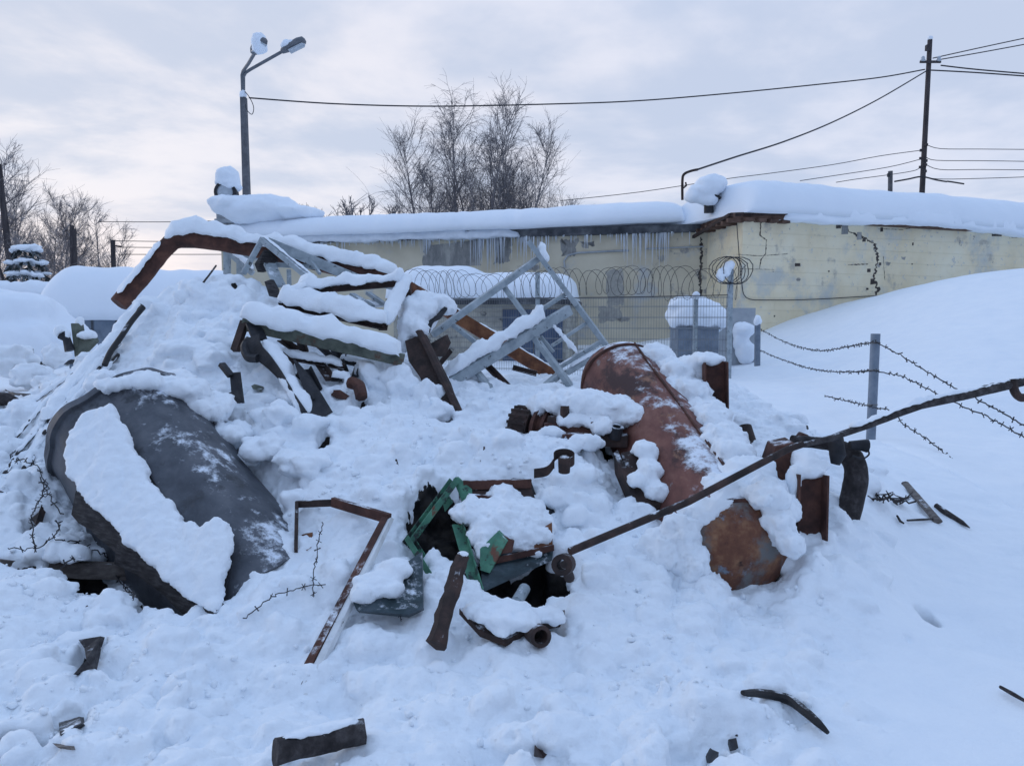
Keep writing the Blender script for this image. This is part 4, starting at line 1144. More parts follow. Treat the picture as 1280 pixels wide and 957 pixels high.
# ================================================================== trees
def grow(h, seed, nb=26, up=.62, droop=.0, stems=1, tw=.016, spread=.34, lean=0.0, dens=1.0, low=.16):
    rr = random.Random(seed); trunk, crown = MB(), MB()
    def wander(p, d, ln, r0, r1, n, jit, bend):
        pts = [p]; d = d.normalized()
        for k in range(n):
            d = (d + V(rr.gauss(0, jit), rr.gauss(0, jit), rr.gauss(0, jit * .6) + bend)).normalized()
            pts.append(pts[-1] + d * (ln / n))
        return pts, [r0 + (r1 - r0) * k / n for k in range(n + 1)]
    for s in range(stems):
        a = rr.uniform(0, 6.28); sh = h * (1 if s == 0 else rr.uniform(.6, .9))
        d0 = V(lean + (math.cos(a) * .16 if stems > 1 else rr.gauss(0, .02)), math.sin(a) * .12 if stems > 1 else 0, 1)
        pts, rs = wander(V(math.cos(a) * .15 * (stems > 1), 0, 0), d0, sh, h * .0105, tw, 16, .035, .02)
        trunk.tube(pts, rs, 6)
        for b in range(int(nb * (1 if s == 0 else .6))):
            f = low + (1 - low) * rr.random() ** .85; f = min(.985, f)
            i = int(f * 16); p = pts[i].lerp(pts[i + 1], f * 16 - i)
            a = rr.uniform(0, 6.28); bl = sh * spread * (1.15 - f * .80) * rr.uniform(.6, 1.2)
            e = up * rr.uniform(.7, 1.3)
            bd = V(math.cos(a), math.sin(a), e + .2)
            br = max(tw * 1.1, rs[i] * .38)
            bp, bs = wander(p, bd, bl, br, tw, 7, .09, .07 - droop * .06)
            crown.tube(bp, bs, 4, cap=False)
            for k in range(int(8 * dens)):
                g = rr.uniform(.2, .97); i2 = min(6, int(g * 7)); q = bp[i2].lerp(bp[i2 + 1], g * 7 - i2)
                dd = (bp[i2 + 1] - bp[i2]).normalized()
                td = dd + V(rr.gauss(0, .55), rr.gauss(0, .55), rr.gauss(.15, .35) - droop * .5)
                tl = bl * rr.uniform(.25, .6)
                tp, ts = wander(q, td, tl, tw * .75, tw * .42, 4, .13, .05 - droop * .32)
                crown.tube(tp, ts, 3, cap=False)
                for k2 in range(int(4 * dens)):
                    i3 = rr.randrange(1, 4); 
                    xp, xs = wander(tp[i3], (tp[i3 + 1] - tp[i3]).normalized() + V(rr.gauss(0, .6), rr.gauss(0, .6), rr.gauss(.1, .4) - droop * .7), tl * rr.uniform(.35, .75), tw * .5, tw * .36, 3, .12, .04 - droop * .35)
                    crown.tube(xp, xs, 3, cap=False)
    return trunk, crown


PROTO = []
def tree_at(i, px, Y, h, label, rot=0.0, cat='tree', group=None, name='bare_tree'):
    h0, tm, cmesh = PROTO[i]
    x = P(px, 400, Y).x
    r = thing(name, label, cat, (x, Y, 0), group)
    k = h / h0; r.scale = (k, k, k); r.rotation_euler = (0, 0, rot)
    for nm, me in (('trunk', tm), ('crown', cmesh)):
        o = bpy.data.objects.new(nm, me); COL.objects.link(o); o.parent = r
    return r
def proto(h, mat, **kw):
    tr, cr = grow(h, **kw)
    a = tr.build('trunk', mat, None, smooth=True); b = cr.build('crown', mat, None)
    PROTO.append((h, a.data, b.data))
    bpy.data.objects.remove(a); bpy.data.objects.remove(b)


proto(17, TWIG, seed=1, nb=44, up=1.1, droop=.5, tw=.0165, spread=.40)
proto(17, TWIG, seed=2, nb=48, up=1.5, droop=.1, tw=.0165, spread=.40)
proto(15, TWIG, seed=3, nb=42, up=1.0, droop=.1, tw=.016, spread=.44, lean=-.15)
proto(13, TWIG, seed=4, nb=38, up=1.2, droop=.0, tw=.0155, spread=.44, stems=2, lean=.05)
proto(9, TWIGL, seed=5, nb=38, up=.6, droop=.0, tw=.0105, spread=.40, low=.10, dens=1.2)
proto(8, TWIGL, seed=6, nb=36, up=.9, droop=.0, tw=.010, spread=.38, low=.08, dens=1.2)
proto(8, TWIGL, seed=8, nb=30, up=.6, droop=.2, tw=.010, spread=.40, stems=2, low=.10, dens=1.1)
proto(4, TWIG, seed=9, nb=10, up=.8, droop=.0, tw=.014, spread=.4, stems=4, low=.2)
GB = 'bare birches behind the long roof'
for i, px, Y, h, lab, rot in ((2, 552, 56, 13.9, 'birch leaning left at the left end of the birch clump', 0.0), (0, 585, 57, 16.2, 'tallest weeping birch in the left middle of the clump', .6), (1, 593, 60, 15.2, 'slim upright birch tucked just right of the tallest weeping one', 2.0),
                           (0, 601, 62, 14.4, 'thin birch in the dense middle of the clump', 3.3), (1, 609, 56, 15.9, 'stout upright birch in the middle of the clump', 4.4), (3, 645, 57, 12.8, 'slender twin stemmed birch right of the clump middle', 1.0),
                           (1, 655, 55, 14.0, 'upright birch at the right of the clump with rising twigs', 5.4), (2, 680, 56, 9.6, 'small low birch at the right end of the clump', 3.1), (3, 567, 61, 12.6, 'birch with fine twigs behind the leaning one', 2.6), (0, 628, 61, 15.0, 'weeping birch behind the clump, right of middle', 5.0)):
    tree_at(i, px, Y, h, lab, rot, 'birch', GB, 'birch_tree')
tree_at(7, 475, 50, 9.6, 'small bare shrub showing over the long roof, left of the birches', .4, 'shrub', None, 'bare_shrub')
tree_at(7, 398, 50, 8.9, 'tiny tuft of bare twigs over the roof right of the lamp post', 1.4, 'shrub', None, 'bare_shrub')
GL = 'frosted bare trees at the left edge'
for i, px, Y, h, lab, rot in ((4, 2, 31, 8.3, 'tallest frosted tree cut by the left edge of the picture', .3), (5, 22, 33, 6.6, 'frosted tree just right of the leaning timber pole', 1.2), (6, 44, 36, 6.4, 'frosted twin stemmed tree left of the double pole', 2.2), (5, 60, 34, 6.3, 'thin frosted tree between the leaning pole and the double pole', 3.3),
                           (4, 78, 35, 6.7, 'frosted tree with a straight stem just left of the double pole', 4.5), (5, 106, 35, 6.7, 'frosted tree with forked top right of the double pole', 5.3), (6, 122, 36, 6.4, 'frosted bushy tree left of the short wire pole', .7), (5, 138, 37, 5.6, 'low frosted tree at the right end of the tree row', 2.9), (6, 92, 33, 5.4, 'low frosted bush around the foot of the double pole', 1.9), (6, -20, 30, 7.8, 'frosted tree mostly outside the left edge', 1.2),
                           (6, 30, 30, 4.6, 'low frosted bush behind the snowy fir boughs', 4.1), (4, 64, 31, 4.9, 'low frosted bush above the level snow band', 5.9)):
    tree_at(i, px, Y, h, lab, rot, 'tree', GL, 'frosted_tree')
# young fir bowed under snow at the left edge
t = thing('fir_tree', 'young fir bowed under snow at the left edge below the frosted trees', 'fir', (P(-14, 400, 24).x, 26, 0))
MB().tube([V(t.location.x, 26, 0), P(-14, 292, 26)], [.10, .02], 8).build('trunk', POLEW, t, smooth=True)
rf = random.Random(12); fm = MB(); sn = []
for lv in range(9):
    z = .9 + lv * .42; rad = 1.75 * (1 - lv / 10.5)
    for k in range(9):
        a = k * .7 + lv * .37 + rf.uniform(-.2, .2)
        p = V(t.location.x, 26, z); e = p + V(math.cos(a) * rad, math.sin(a) * rad, -.28 - .2 * rf.random() - rad * .1)
        md = p.lerp(e, .55) + V(0, 0, .06)
        fm.tube([p, md, e], [.02, .03, .012], 4)
        for q in range(44):
            f = rf.uniform(.15, 1); b = p.lerp(md, f * 2) if f < .5 else md.lerp(e, f * 2 - 1)
            dd = V(rf.gauss(0, .5), rf.gauss(0, .5), -.35 + rf.gauss(0, .25)) + (e - p).normalized() * .6
            ss = dd.cross(V(0, 0, 1)).normalized() * .035
            fm.add([b - ss, b + ss, b + dd.normalized() * rf.uniform(.12, .28)], [[0, 1, 2]])
        sn.append(('b', md.lerp(e, rf.uniform(0, .6)) + V(0, 0, .05), (.24, .19, .06)))
fm.build('crown', FIRM, t)
tag(snow_lump('snow_cap', sn, SNOWF, t, voxel=.05, amp=.05, nsc=3, smooth_it=2), kind='stuff')

# ================================================================== fences
t = thing('mesh_fence', 'welded mesh fence topped with coiled razor wire before the long building', 'fence', tuple(P(700, 450, 18.5)))
f0, f1 = P(496, 370, 20.0), P(914, 370, 17.4)
fa = V(f0.x, f0.y, 0); fb = V(f1.x, f1.y, 0); fd = (fb - fa).normalized(); fl = (fb - fa).length
ZT = 2.22
for px, y0 in ((672, 340), (914, 331), (500, 352)):
    k = (px - 496) / 418; YY = 20 - 2.6 * k
    p = P(px, y0, YY); po = MB().bar(V(p.x, p.y + .04, 0), V(p.x, p.y + .04, p.z), rect(.11, .11), n=1).build('post', GALV, t)
p = P(870.5, 372, 17.7); po = MB().bar(V(p.x, p.y + .05, 0), p + V(0, .05, 0), rect(.09, .09)).build('post', GALV, t)
snow_lump('snow_cap', [('b', p + V(0, .05, .05), (.09, .09, .1))], SNOWF, po, voxel=.02, amp=.008)
p = P(908, 338, 17.3); snow_lump('snow_clump', [('b', p, (.10, .1, .15)), ('b', p + V(-.12, 0, -.1), (.10, .1, .16)), ('b', p + V(.08, 0, .12), (.1, .1, .1))], SNOWF, t, voxel=.025, amp=.02)
m = MB(); k = 0
while k * .062 < fl:
    p = fa + fd * (k * .062); m.tube([p + V(0, 0, .1), p + V(0, 0, ZT)], .0038, 3, cap=False); k += 1
for z in (.25, .5, .75, 1.0, 1.25, 1.5, 1.75, 2.0, ZT - .02):
    for dz in (0, .02): m.tube([fa + V(0, -.01, z + dz), fb + V(0, -.01, z + dz)], .005, 3, cap=False)
m.build('mesh_panel', MESHW, t)
m = MB(); pts = []; nl = int(fl / .36); hx = []
rz = random.Random(2)
for i in range(nl * 16):
    a = i / 16 * 2 * math.pi; kk = i / 16
    jr = .33 * (1 + .13 * math.sin(kk * 1.7) + .10 * math.sin(kk * .63 + 1)); p = fa + fd * (i / 16 * .36 + .14 * math.sin(kk * .9) + (.17 + .08 * math.sin(kk * 1.3)) * math.sin(a)) + nx_ * (.22 * math.cos(a + .6)) + V(0, 0, ZT + .33 + .05 * math.sin(kk * .5) + jr * math.cos(a))
    hx.append(p)
m.tube(hx, .0055, 4)
hx2 = [p + fd * .17 + V(0, .05, .02) for p in hx[8:]]
m.tube(hx2, .0055, 4)
m.tube(span(fa + V(0, 0, ZT + .04), fb + V(0, 0, ZT + .04), .03), .010, 4)
for q in range(5):
    a0 = rz.uniform(0, 6); c = P(906 + q * 4, 338, 17.3); m.tube([c + V(math.cos(a0 + k * .42) * .34, .1 * math.sin(k), math.sin(a0 + k * .42) * .30) for k in range(16)], .010, 4)
m.build('razor_wire', WIRE, t, smooth=True)

def barbed(pts, r=.006, step=.13, seed=0, curl=.01, bl=.03):
    rr = random.Random(seed); m = MB(); pts = resample(smooth_path(pts, 6), .05)
    pts = [p + V(rr.gauss(0, curl), rr.gauss(0, curl), rr.gauss(0, curl)) * .5 for p in pts]
    m.tube(pts, r, 4); acc = 0
    for a, b in zip(pts, pts[1:]):
        acc += (b - a).length
        if acc > step:
            acc = 0; d = (b - a).normalized(); d, s, u = frame_of(d)
            for k in range(2):
                e = rr.uniform(0, 6.28); v = (s * math.cos(e) + u * math.sin(e)) * bl + d * rr.uniform(-.6, .6) * bl
                m.tube([a - v, a + v], r * .75, 3)
    return m
t = thing('barbed_wire_fence', 'slack three strand barbed wire fence on grey posts across the snow', 'fence', tuple(P(1090, 548, 10.6)))
for (x0, y0, x1, y1, YY, r) in ((1094.5, 417, 1088, 560, 10.6, .062), (947, 404, 946.5, 462, 19.5, .075)):
    po = MB().ring(P(x1, y1, YY), P(x0, y0, YY) - P(x1, y1, YY), r * .8, r, (P(x0, y0, YY) - P(x1, y1, YY)).length, 16).build('post', BLUEG, t, smooth=True)
    if YY > 15: snow_lump('snow_cap', [('b', P(947, 401, YY), (.10, .1, .15))], SNOWF, po, voxel=.025, amp=.01)
    m = MB()
    for dy in (11, 45, 88):
        if YY < 15:
            for e in (0, 1.2): m.lathe(P(x0 - dy * .045, y0 + dy + e, YY), (0, 0, 1), [(r + .002, -.006), (r + .008, 0), (r + .002, .006)], 14)
    if YY < 15: m.build('wire_tie', MESHW, po)
for k, q in enumerate(([(950, 411, 19.4), (985, 429, 17), (1022, 438, 14.5), (1060, 433, 12.3), (1091, 428, 10.5), (1098, 429, 10.5), (1122, 442, 10), (1150, 459, 9.5), (1192, 484, 8.7), (1230, 503, 8.2), (1290, 537, 7.4), (1330, 552, 7)],
                       [(950, 438, 19.4), (985, 452, 17), (1020, 462, 14.5), (1060, 465, 12.3), (1090, 463, 10.5), (1098, 464, 10.5), (1125, 470, 10), (1160, 486, 9.2), (1205, 508, 8.4), (1245, 526, 7.9), (1290, 552, 7.3), (1330, 566, 7)],
                       [(1030, 494, 12.6), (1060, 501, 11.6), (1088, 508, 10.5), (1098, 510, 10.5), (1114, 514, 10.2), (1130, 530, 9.6), (1165, 553, 9), (1200, 582, 8.3), (1245, 602, 7.8), (1290, 624, 7.2), (1330, 640, 7)])):
    barbed([P(*a) for a in q], .0075, .16, k, .012).build('barbed_wire', WIRE, t)

# ================================================================== the scrap heap
def bar_part(name, a, b, prof, mat, parent, up=(0, 0, 1), roll=0, n=1, wob=0, bevel=0):
    return MB().bar(P(*a), P(*b), prof, up, roll, n=n, wob=wob).build(name, mat, parent, bevel=bevel)
def PP(*q): return [P(*a) for a in q]
def GG(*q, l=0.02): return [G(a[0], a[1], l) for a in q]
def at(a): return tuple(P(*a))

# ---- large red tank lying down the right of the heap
KD = .9
TA, TB, TR = P(777, 476, 7.5), P(910, 686, 5.15), 0.36
td = (TB - TA).normalized(); tl = (TB - TA).length
_, ts, tu = frame_of(td)
def TS(t, a, out=0.0):
    a = R(a); return TA.lerp(TB, t) + (ts * math.cos(a) + tu * math.sin(a)) * (TR + out)
t = thing('storage_tank', 'large rusty red cylindrical tank lying down the right side of the heap', 'tank', tuple(TA.lerp(TB, .5) - V(0, 0, .35)))
prof = [(TR * .97, 0)] + [(TR, .02), (TR, tl * .25), (TR, tl * .5), (TR, tl * .75), (TR, tl)]
MB().lathe(TA, td, prof, 72).build('shell', TANKM, t, smooth=True, dent=.012, dscale=3)
MB().lathe(TB, td, [(TR + .004, -.012)] + [(TR * math.cos(k * math.pi / 20) ** .75 if k < 10 else 0, .26 * math.sin(k * math.pi / 20)) for k in range(11)], 72).build('tank_end', HEADM, t, smooth=True, dent=.006, dscale=4)
MB().lathe(TA, -td, [(TR + .004, -.012)] + [(TR * math.cos(k * math.pi / 20) ** .75 if k < 10 else 0, .22 * math.sin(k * math.pi / 20)) for k in range(11)], 72).build('tank_end', TANKM, t, smooth=True)
MB().tube([TS(k / 24, 101, .004) for k in range(25)], .011, 6).build('seam_weld', RUST, t, smooth=True)
MB().lathe(TB, td, [(TR + .001, -.02), (TR + .018, -.006), (TR + .018, .006), (TR + .001, .02)], 72).build('girth_rim', RUST, t, smooth=True)
MB().lathe(TA, td, [(TR + .001, .02), (TR + .016, .03), (TR + .016, .045), (TR + .001, .055)], 72).build('girth_rim', RUST, t, smooth=True)
# the tank's own feet, now pointing up and out
o = bar_part('leg', (893, 532, 6.75), (892, 452, 6.75), chan(.185, .09, .012), RUST, t, up=(0, 1, 0), roll=180)
MB().prism(PP((853, 490, 6.9), (872, 472, 6.9), (882, 470, 6.82), (882, 502, 6.82), (866, 507, 6.9)), (0, .02, 0)).build('foot_plate', TANKM, t)
bar_part('leg', (1008, 672, 5.2), (1010, 592, 5.25), chan(.185, .10, .012), RUST, t, up=(0, 1, 0), roll=180)
hx = P(985, 577, 5.5); m = MB(); m.prism([hx + V(.125 * math.cos(k * math.pi / 3 + .2), 0, .13 * math.sin(k * math.pi / 3 + .2)) for k in range(6)], (.03, .26, .0)); m.build('foot_block', RUST, t, bevel=.008)
MB().prism(PP((767, 566, 5.75), (772, 562, 5.8), (803, 632, 5.35), (800, 642, 5.3)), (.01, 0, -.14)).build('side_plate', RUSTD, t)
MB().prism(PP((800, 640, 5.3), (846, 620, 5.4), (840, 600, 5.6), (800, 560, 5.8), (776, 566, 5.78)), (0, 0, -.03)).build('bracket', RUSTD, t)
snow_lump('snow_cap', [('b', TS(.04, 128, .0), (.18, .2, .09)), ('b', TS(.18, 140, .04), (.2, .26, .13)), ('b', TS(.30, 138, .03), (.18, .22, .10)), ('b', TS(.52, 136, .03), (.16, .22, .10)), ('b', TS(.64, 128, .02), (.17, .22, .10)), ('b', TS(.42, 146, .04), (.16, .2, .10)), ('b', TS(.74, 122, .02), (.16, .2, .10))], SNOW, t, amp=.03)
snow_lump('snow_cap', [('b', TS(.90, 104, .0), (.15, .09, .05)), ('b', TS(.86, 120, .02), (.18, .16, .09)), ('b', TS(.94, 124, .02), (.16, .16, .09)), ('b', TS(.99, 132, .03), (.14, .16, .09)), ('b', TS(.97, 88, .0), (.12, .06, .045)), ('b', TS(1.0, 68, .0), (.10, .06, .045)), ('b', TS(.99, 48, .0), (.12, .10, .07))], SNOW, t, amp=.025)
snow_lump('snow_cap', [('b', P(812, 588, 5.55), (.07, .12, .09)), ('b', P(820, 612, 5.42), (.075, .1, .07)), ('b', P(805, 562, 5.7), (.09, .1, .06)), ('b', P(795, 600, 5.5), (.06, .1, .05))], SNOW, t, amp=.02)
snow_lump('snow_cap', [('b', P(885, 450, 6.85), (.15, .14, .05)), ('b', P(868, 462, 6.95), (.2, .14, .10)), ('b', P(850, 478, 7.0), (.2, .14, .10)), ('b', P(838, 492, 7.0), (.16, .12, .10))], SNOW, t, amp=.02)
snow_lump('snow_cap', [('b', P(1010, 588, 5.3), (.12, .12, .035)), ('b', P(1006, 575, 5.5), (.10, .12, .07)), ('b', P(992, 600, 5.25), (.04, .08, .10)), ('b', P(989, 625, 5.2), (.025, .05, .10)), ('b', P(1012, 582, 5.4), (.11, .12, .05))], SNOW, t, amp=.012)

snow_lump('snow_drift', [('b', P(852, 668, 4.95), (.13, .14, .13)), ('b', P(862, 705, 4.85), (.10, .14, .12)), ('b', P(835, 690, 4.95), (.18, .16, .16)), ('b', P(880, 730, 4.8), (.08, .1, .08)), ('b', P(905, 606, 5.2), (.13, .15, .06)), ('b', P(958, 620, 4.98), (.12, .14, .08)), ('b', P(972, 655, 4.9), (.10, .12, .09)), ('b', P(985, 680, 4.82), (.07, .12, .07)), ('b', P(868, 755, 4.65), (.14, .12, .08))], SNOW, t, amp=.03, voxel=.018)
# ---- long bent pole across the heap
KD = .865
t = thing('bent_pole', 'long bent steel pole slanting across the heap and out over the fence at right', 'pole', at((1000, 560, 5.45)))
MB().tube(resample(PP((712, 689, 4.55), (860, 627, 4.95), (985, 561, 5.32), (1003, 555, 5.36)), .08), .021, 10).build('thin_end', RUSTD, t, smooth=True)
q = resample(PP((995, 558, 5.34), (1040, 547, 5.5), (1085, 531, 5.7), (1128, 514, 5.9), (1150, 506, 6.0), (1280, 476, 6.5), (1420, 441, 7.0)), .08)
MB().tube(q, [.021 + .028 * min(1, max(0, (k / len(q) - .02) / .42)) for k in range(len(q))], 10, flat=.72).build('thick_end', BARK, t, smooth=True, dent=.002, dscale=9)
m = MB(); m.tube(smooth_path(PP((1266, 474, 6.40), (1268, 488, 6.38), (1274, 496, 6.38), (1281, 497, 6.4))), .03, 8); m.build('hook', RUSTD, t, smooth=True)
loaf('snow_cap', [p + V(0, 0, .028) for p in q[6:]], .075, .026, SNOW, t, noise=.4, step=.03, gaps=.6)
t = thing('pipe_fitting', 'rusty ring shaped pipe fitting at the lower end of the bent pole', 'pipe fitting', at((706, 704, 4.4)))
m = MB(); m.ring(P(707, 704, 4.36), (-.25, -1, .25), .026, .052, .11, 20); m.build('ring', RUSTD, t, smooth=True)
MB().tube(PP((706, 706, 4.46), (712, 722, 4.6)), .028, 10).build('pipe', RUSTD, t, smooth=True)

KD = .92
# ---- black elbow pipe with a valve
t = thing('elbow_pipe', 'thick black elbow pipe curving down into the snow beside the tank leg', 'pipe', at((1055, 660, 5.6)))
q = smooth_path(PP((1050, 690, 5.55), (1058, 652, 5.6), (1068, 612, 5.65), (1069, 585, 5.68), (1060, 566, 5.7), (1040, 556, 5.72), (1010, 552, 5.72), (990, 551, 5.72)), 6)
n = len(q); MB().tube(q, [.078 if k < n * .52 else .078 - .036 * min(1, (k - n * .52) / (n * .2)) for k in range(n)], 14).build('pipe', BARK, t, smooth=True, dent=.008, dscale=9)
MB().tube(PP((1045, 548, 5.55), (1047, 568, 5.5), (1044, 580, 5.5)), [.05, .055, .03], 10).build('clamp', BLACK, t, smooth=True)
MB().tube(PP((1062, 556, 5.6), (1074, 556, 5.6), (1084, 557, 5.6)), [.028, .035, .046], 12).build('valve', BLACK, t, smooth=True)
MB().tube(smooth_path(PP((1085, 562, 5.58), (1086, 568, 5.56), (1078, 573, 5.55), (1066, 569, 5.55))), .006, 5).build('valve_wire', WIRE, t, smooth=True)

KD = .95
# ---- small scraps between tank and fence
t = thing('pipe_stub', 'short open rusty pipe stub with a slot standing right of the tank', 'pipe', at((934, 560, 6.3)))
MB().ring(P(940, 570, 6.25), P(929, 535, 6.4) - P(940, 570, 6.25), .058, .068, .25, 20).build('pipe', RUSTD, t, smooth=True)
snow_lump('snow_patch', [('b', P(932, 544, 6.28), (.012, .014, .03))], SNOW, t, voxel=.006, amp=.003)
o = MB().prism(PP((941, 541, 6.5), (960, 540, 6.5), (985, 551, 6.45), (978, 555, 6.4), (958, 546, 6.45)), (0, 0, -.02)).build('strip', GALV, None, dent=.01)
tag(o, 'bent pale metal strip lying in snow between the pipe stub and the bent pole', 'metal strip')
for k, (q, lab) in enumerate((([(967, 536, 7.2), (975, 531, 7.2), (985, 524, 7.3), (987, 530, 7.2), (984, 540, 7.1), (976, 545, 7.05)], 'ragged black scrap piece poking from snow, middle of three by the pole'),
                              ([(985, 543, 7.1), (997, 530, 7.2), (1010, 531, 7.15), (1011, 535, 7.1), (1002, 543, 7.0), (990, 546, 7.0)], 'curled black scrap piece, right of three poking from snow by the pole'),
                              ([(952, 528, 7.4), (958, 524, 7.4), (960, 528, 7.4), (956, 532, 7.4)], 'smallest black scrap piece poking from snow, left of three by the pole'))):
    tag(MB().prism(PP(*q), (.01, .05, -.02)).build('scrap_piece', BLACK, None, dent=.01, bevel=.004), lab, 'scrap', 'black scraps behind the bent pole')
tag(MB().prism(PP((998, 549, 6.2), (1004, 541, 6.2), (1012, 544, 6.2), (1009, 551, 6.2)), (.0, .1, 0)).build('rusty_nub', RUST, None, bevel=.01), 'small rusty nub of metal just above the bent pole', 'scrap')

KD = .93
# ---- rusty engine or motor half buried in the middle
t = thing('scrap_motor', 'old rusty motor half buried in snow left of the tank top', 'motor', at((690, 540, 6.3)))
ma, mb_ = P(644, 532, 6.35), P(735, 545, 6.05); md = (mb_ - ma).normalized(); _, m_s, m_u = frame_of(md)
MB().lathe(ma, md, [(0, 0), (.10, 0), (.155, .01), (.155, .05), (.15, .05), (.15, .16), (0, .16)], 28).build('end_winding', RUSTD, t, smooth=True)
m = MB()
for k in range(18):
    a = 2 * math.pi * k / 18; p = ma + (m_s * math.cos(a) + m_u * math.sin(a)) * .152
    m.bar(p + md * .0, p + md * .15, rect(.022, .022))
m.build('winding_bars', RUSTD, t)
for k, dd in enumerate((.20, .27)): MB().lathe(ma, md, [(.06, dd), (.17 - .02 * k, dd), (.17 - .02 * k, dd + .025), (.06, dd + .025)], 28).build('flange', RUST, t, smooth=True)
MB().lathe(ma, md, [(.12, .17), (.125, .34), (.14, .36), (.14, .52), (.10, .56), (.09, .66), (0, .66)], 28).build('body', RUST, t, smooth=True)
m = MB(); m.box(P(716, 548, 5.95), (.20, .12, .09), Matrix.Rotation(.3, 3, 'Z')); m.box(P(742, 538, 5.95), (.05, .05, .13)); m.box(P(700, 532, 6.0), (.24, .04, .05), Matrix.Rotation(.25, 3, 'Z')); m.build('housing', RUST, t, bevel=.01)
for x, y in ((706, 512), (737, 527), (690, 525)): MB().lathe(P(x, y, 6.0), (0, 0, 1), [(0, .03), (.03, .03), (.034, 0), (.034, -.08)], 10).build('bolt', RUSTD, t, smooth=True)
MB().ring(P(768, 547, 5.9), (.1, -.2, .7), .03, .05, .09, 18).build('outlet', BLACK, t, smooth=True)
MB().box(P(768, 547, 5.92) + V(0, .02, -.02), (.20, .12, .09), Matrix.Rotation(-.2, 3, 'Z')).build('outlet_block', RUSTD, t, bevel=.01)
snow_lump('snow_cap', [('b', P(722, 503, 6.2), (.26, .2, .10)), ('b', P(760, 512, 6.15), (.22, .2, .12)), ('b', P(690, 505, 6.3), (.2, .16, .08)), ('b', P(784, 520, 6.1), (.14, .15, .09)), ('b', P(672, 516, 6.25), (.06, .1, .03)), ('b', P(745, 528, 6.0), (.14, .08, .04)), ('b', P(712, 526, 6.05), (.12, .10, .05)), ('b', P(690, 540, 5.9), (.09, .06, .05)), ('b', P(735, 552, 5.75), (.13, .08, .05)), ('b', P(752, 532, 5.9), (.07, .07, .06)), ('b', P(672, 548, 5.95), (.10, .08, .05)), ('b', P(700, 560, 5.75), (.14, .1, .05))], SNOW, t, amp=.025)

# ---- curled strap
t = thing('curled_strap', 'flat rusty strap curled into a loop, lying on snow above the green casing', 'metal strap', at((700, 585, 5.2)))
q = smooth_path(PP((668, 592, 5.15), (684, 589, 5.1), (692, 580, 5.08)), 4)
c = P(705, 579, 5.12)
q += [c + V(-.066 * math.cos(a), .045 * math.sin(a), .040 * math.sin(a) * .6 + .03) for a in np.linspace(.2, 5.0, 16)]
m = MB()
for a, b in zip(q, q[1:]): m.prism([a + V(0, 0, -.028), b + V(0, 0, -.028), b + V(0, 0, .032), a + V(0, 0, .032)], V(0, .006, 0) + (b - a).cross(V(0, 0, 1)).normalized() * .006)
m.build('strap', RUSTD, t)
MB().lathe(c + V(0, -.02, -.05), (0, -.2, 1), [(0, 0), (.036, 0), (.04, .09), (.03, .10), (0, .10)], 16).build('pin', RUSTD, t, smooth=True)

KD = .95
# ---- green machine casing
GC = dict(a=(573, 606, 4.95), b=(512, 682, 4.62), c=(540, 724, 4.38), d=(603, 742, 4.28), e=(600, 690, 4.45), f=(577, 655, 4.7), g=(664, 604, 5.05), h=(692, 672, 4.72), i=(690, 716, 4.55))
t = thing('green_casing', 'open green painted machine casing tipped over, its rusty edges peeking from snow', 'machine casing', at((600, 740, 4.3)))
A_, B_, C_, D_, E_, F_, G_, H_, I_ = [P(*GC[k]) for k in 'abcdefghi']
inw = (H_ - E_).normalized() * .05
MB().bar(A_ + V(-.01, 0, .02), B_, chan(.075, .04, .008), roll=20).build('side_rail', GREEN, t, bevel=.003)
MB().bar(B_ + V(-.01, 0, .03), C_, chan(.065, .035, .008), roll=-30).build('bottom_rail', GREEN, t, bevel=.003)
MB().bar(F_, D_, ell(.06, .05, .008)).build('inner_rail', GREEN, t, bevel=.003)
MB().bar(F_ + V(.07, .0, -.04), E_ + V(.05, -.02, -.06), rect(.03, .07)).build('bracket', GREEN, t, bevel=.004)
MB().prism([E_ + V(.0, 0, .02), P(622, 664, 4.5), P(634, 676, 4.48), P(612, 716, 4.36), P(600, 712, 4.36)], (.01, .03, 0)).build('corner_plate', GREEN, t)
MB().prism(PP((566, 599, 4.98), (572, 596, 4.98), (590, 612, 4.92), (590, 626, 4.86), (578, 628, 4.86)), (.0, .03, 0)).build('end_plate', GREEN, t, bevel=.003)
MB().prism(PP((552, 622, 4.93), (560, 618, 4.93), (566, 628, 4.9), (556, 640, 4.88)), (0, .03, 0)).build('lug', GREEN, t, bevel=.003)
MB().bar(A_ + V(.03, 0, .0), G_, rect(.02, .055)).build('top_edge', RUST, t)
MB().bar(P(585, 622, 4.85), P(646, 627, 4.9), rect(.03, .05)).build('top_edge', RUST, t)
MB().prism([A_ - V(0, 0, .03), G_ - V(0, 0, .03), H_ - V(0, 0, .03), E_ - V(0, 0, .03), F_ - V(0, 0, .03)], (0, 0, -.012)).build('top_plate', RUSTD, t)
MB().prism([E_ - V(0, 0, .02), P(692, 684, 4.66), P(690, 700, 4.58), P(655, 716, 4.45), D_ - V(0, 0, -.01)], (.0, .05, -.012)).build('front_plate', GREEND, t, dent=.006)
MB().bar(P(606, 703, 4.40), P(692, 684, 4.62), rect(.012, .035)).build('front_edge', RUST, t)
MB().prism(PP((668, 668, 4.62), (690, 654, 4.68), (691, 684, 4.63), (668, 686, 4.56)), (.0, .03, 0)).build('rusty_panel', RUSTO, t)
MB().prism(PP((622, 664, 4.52), (643, 676, 4.50), (640, 690, 4.46), (616, 694, 4.44)), (.0, .02, 0)).build('rusty_panel', RUST, t)
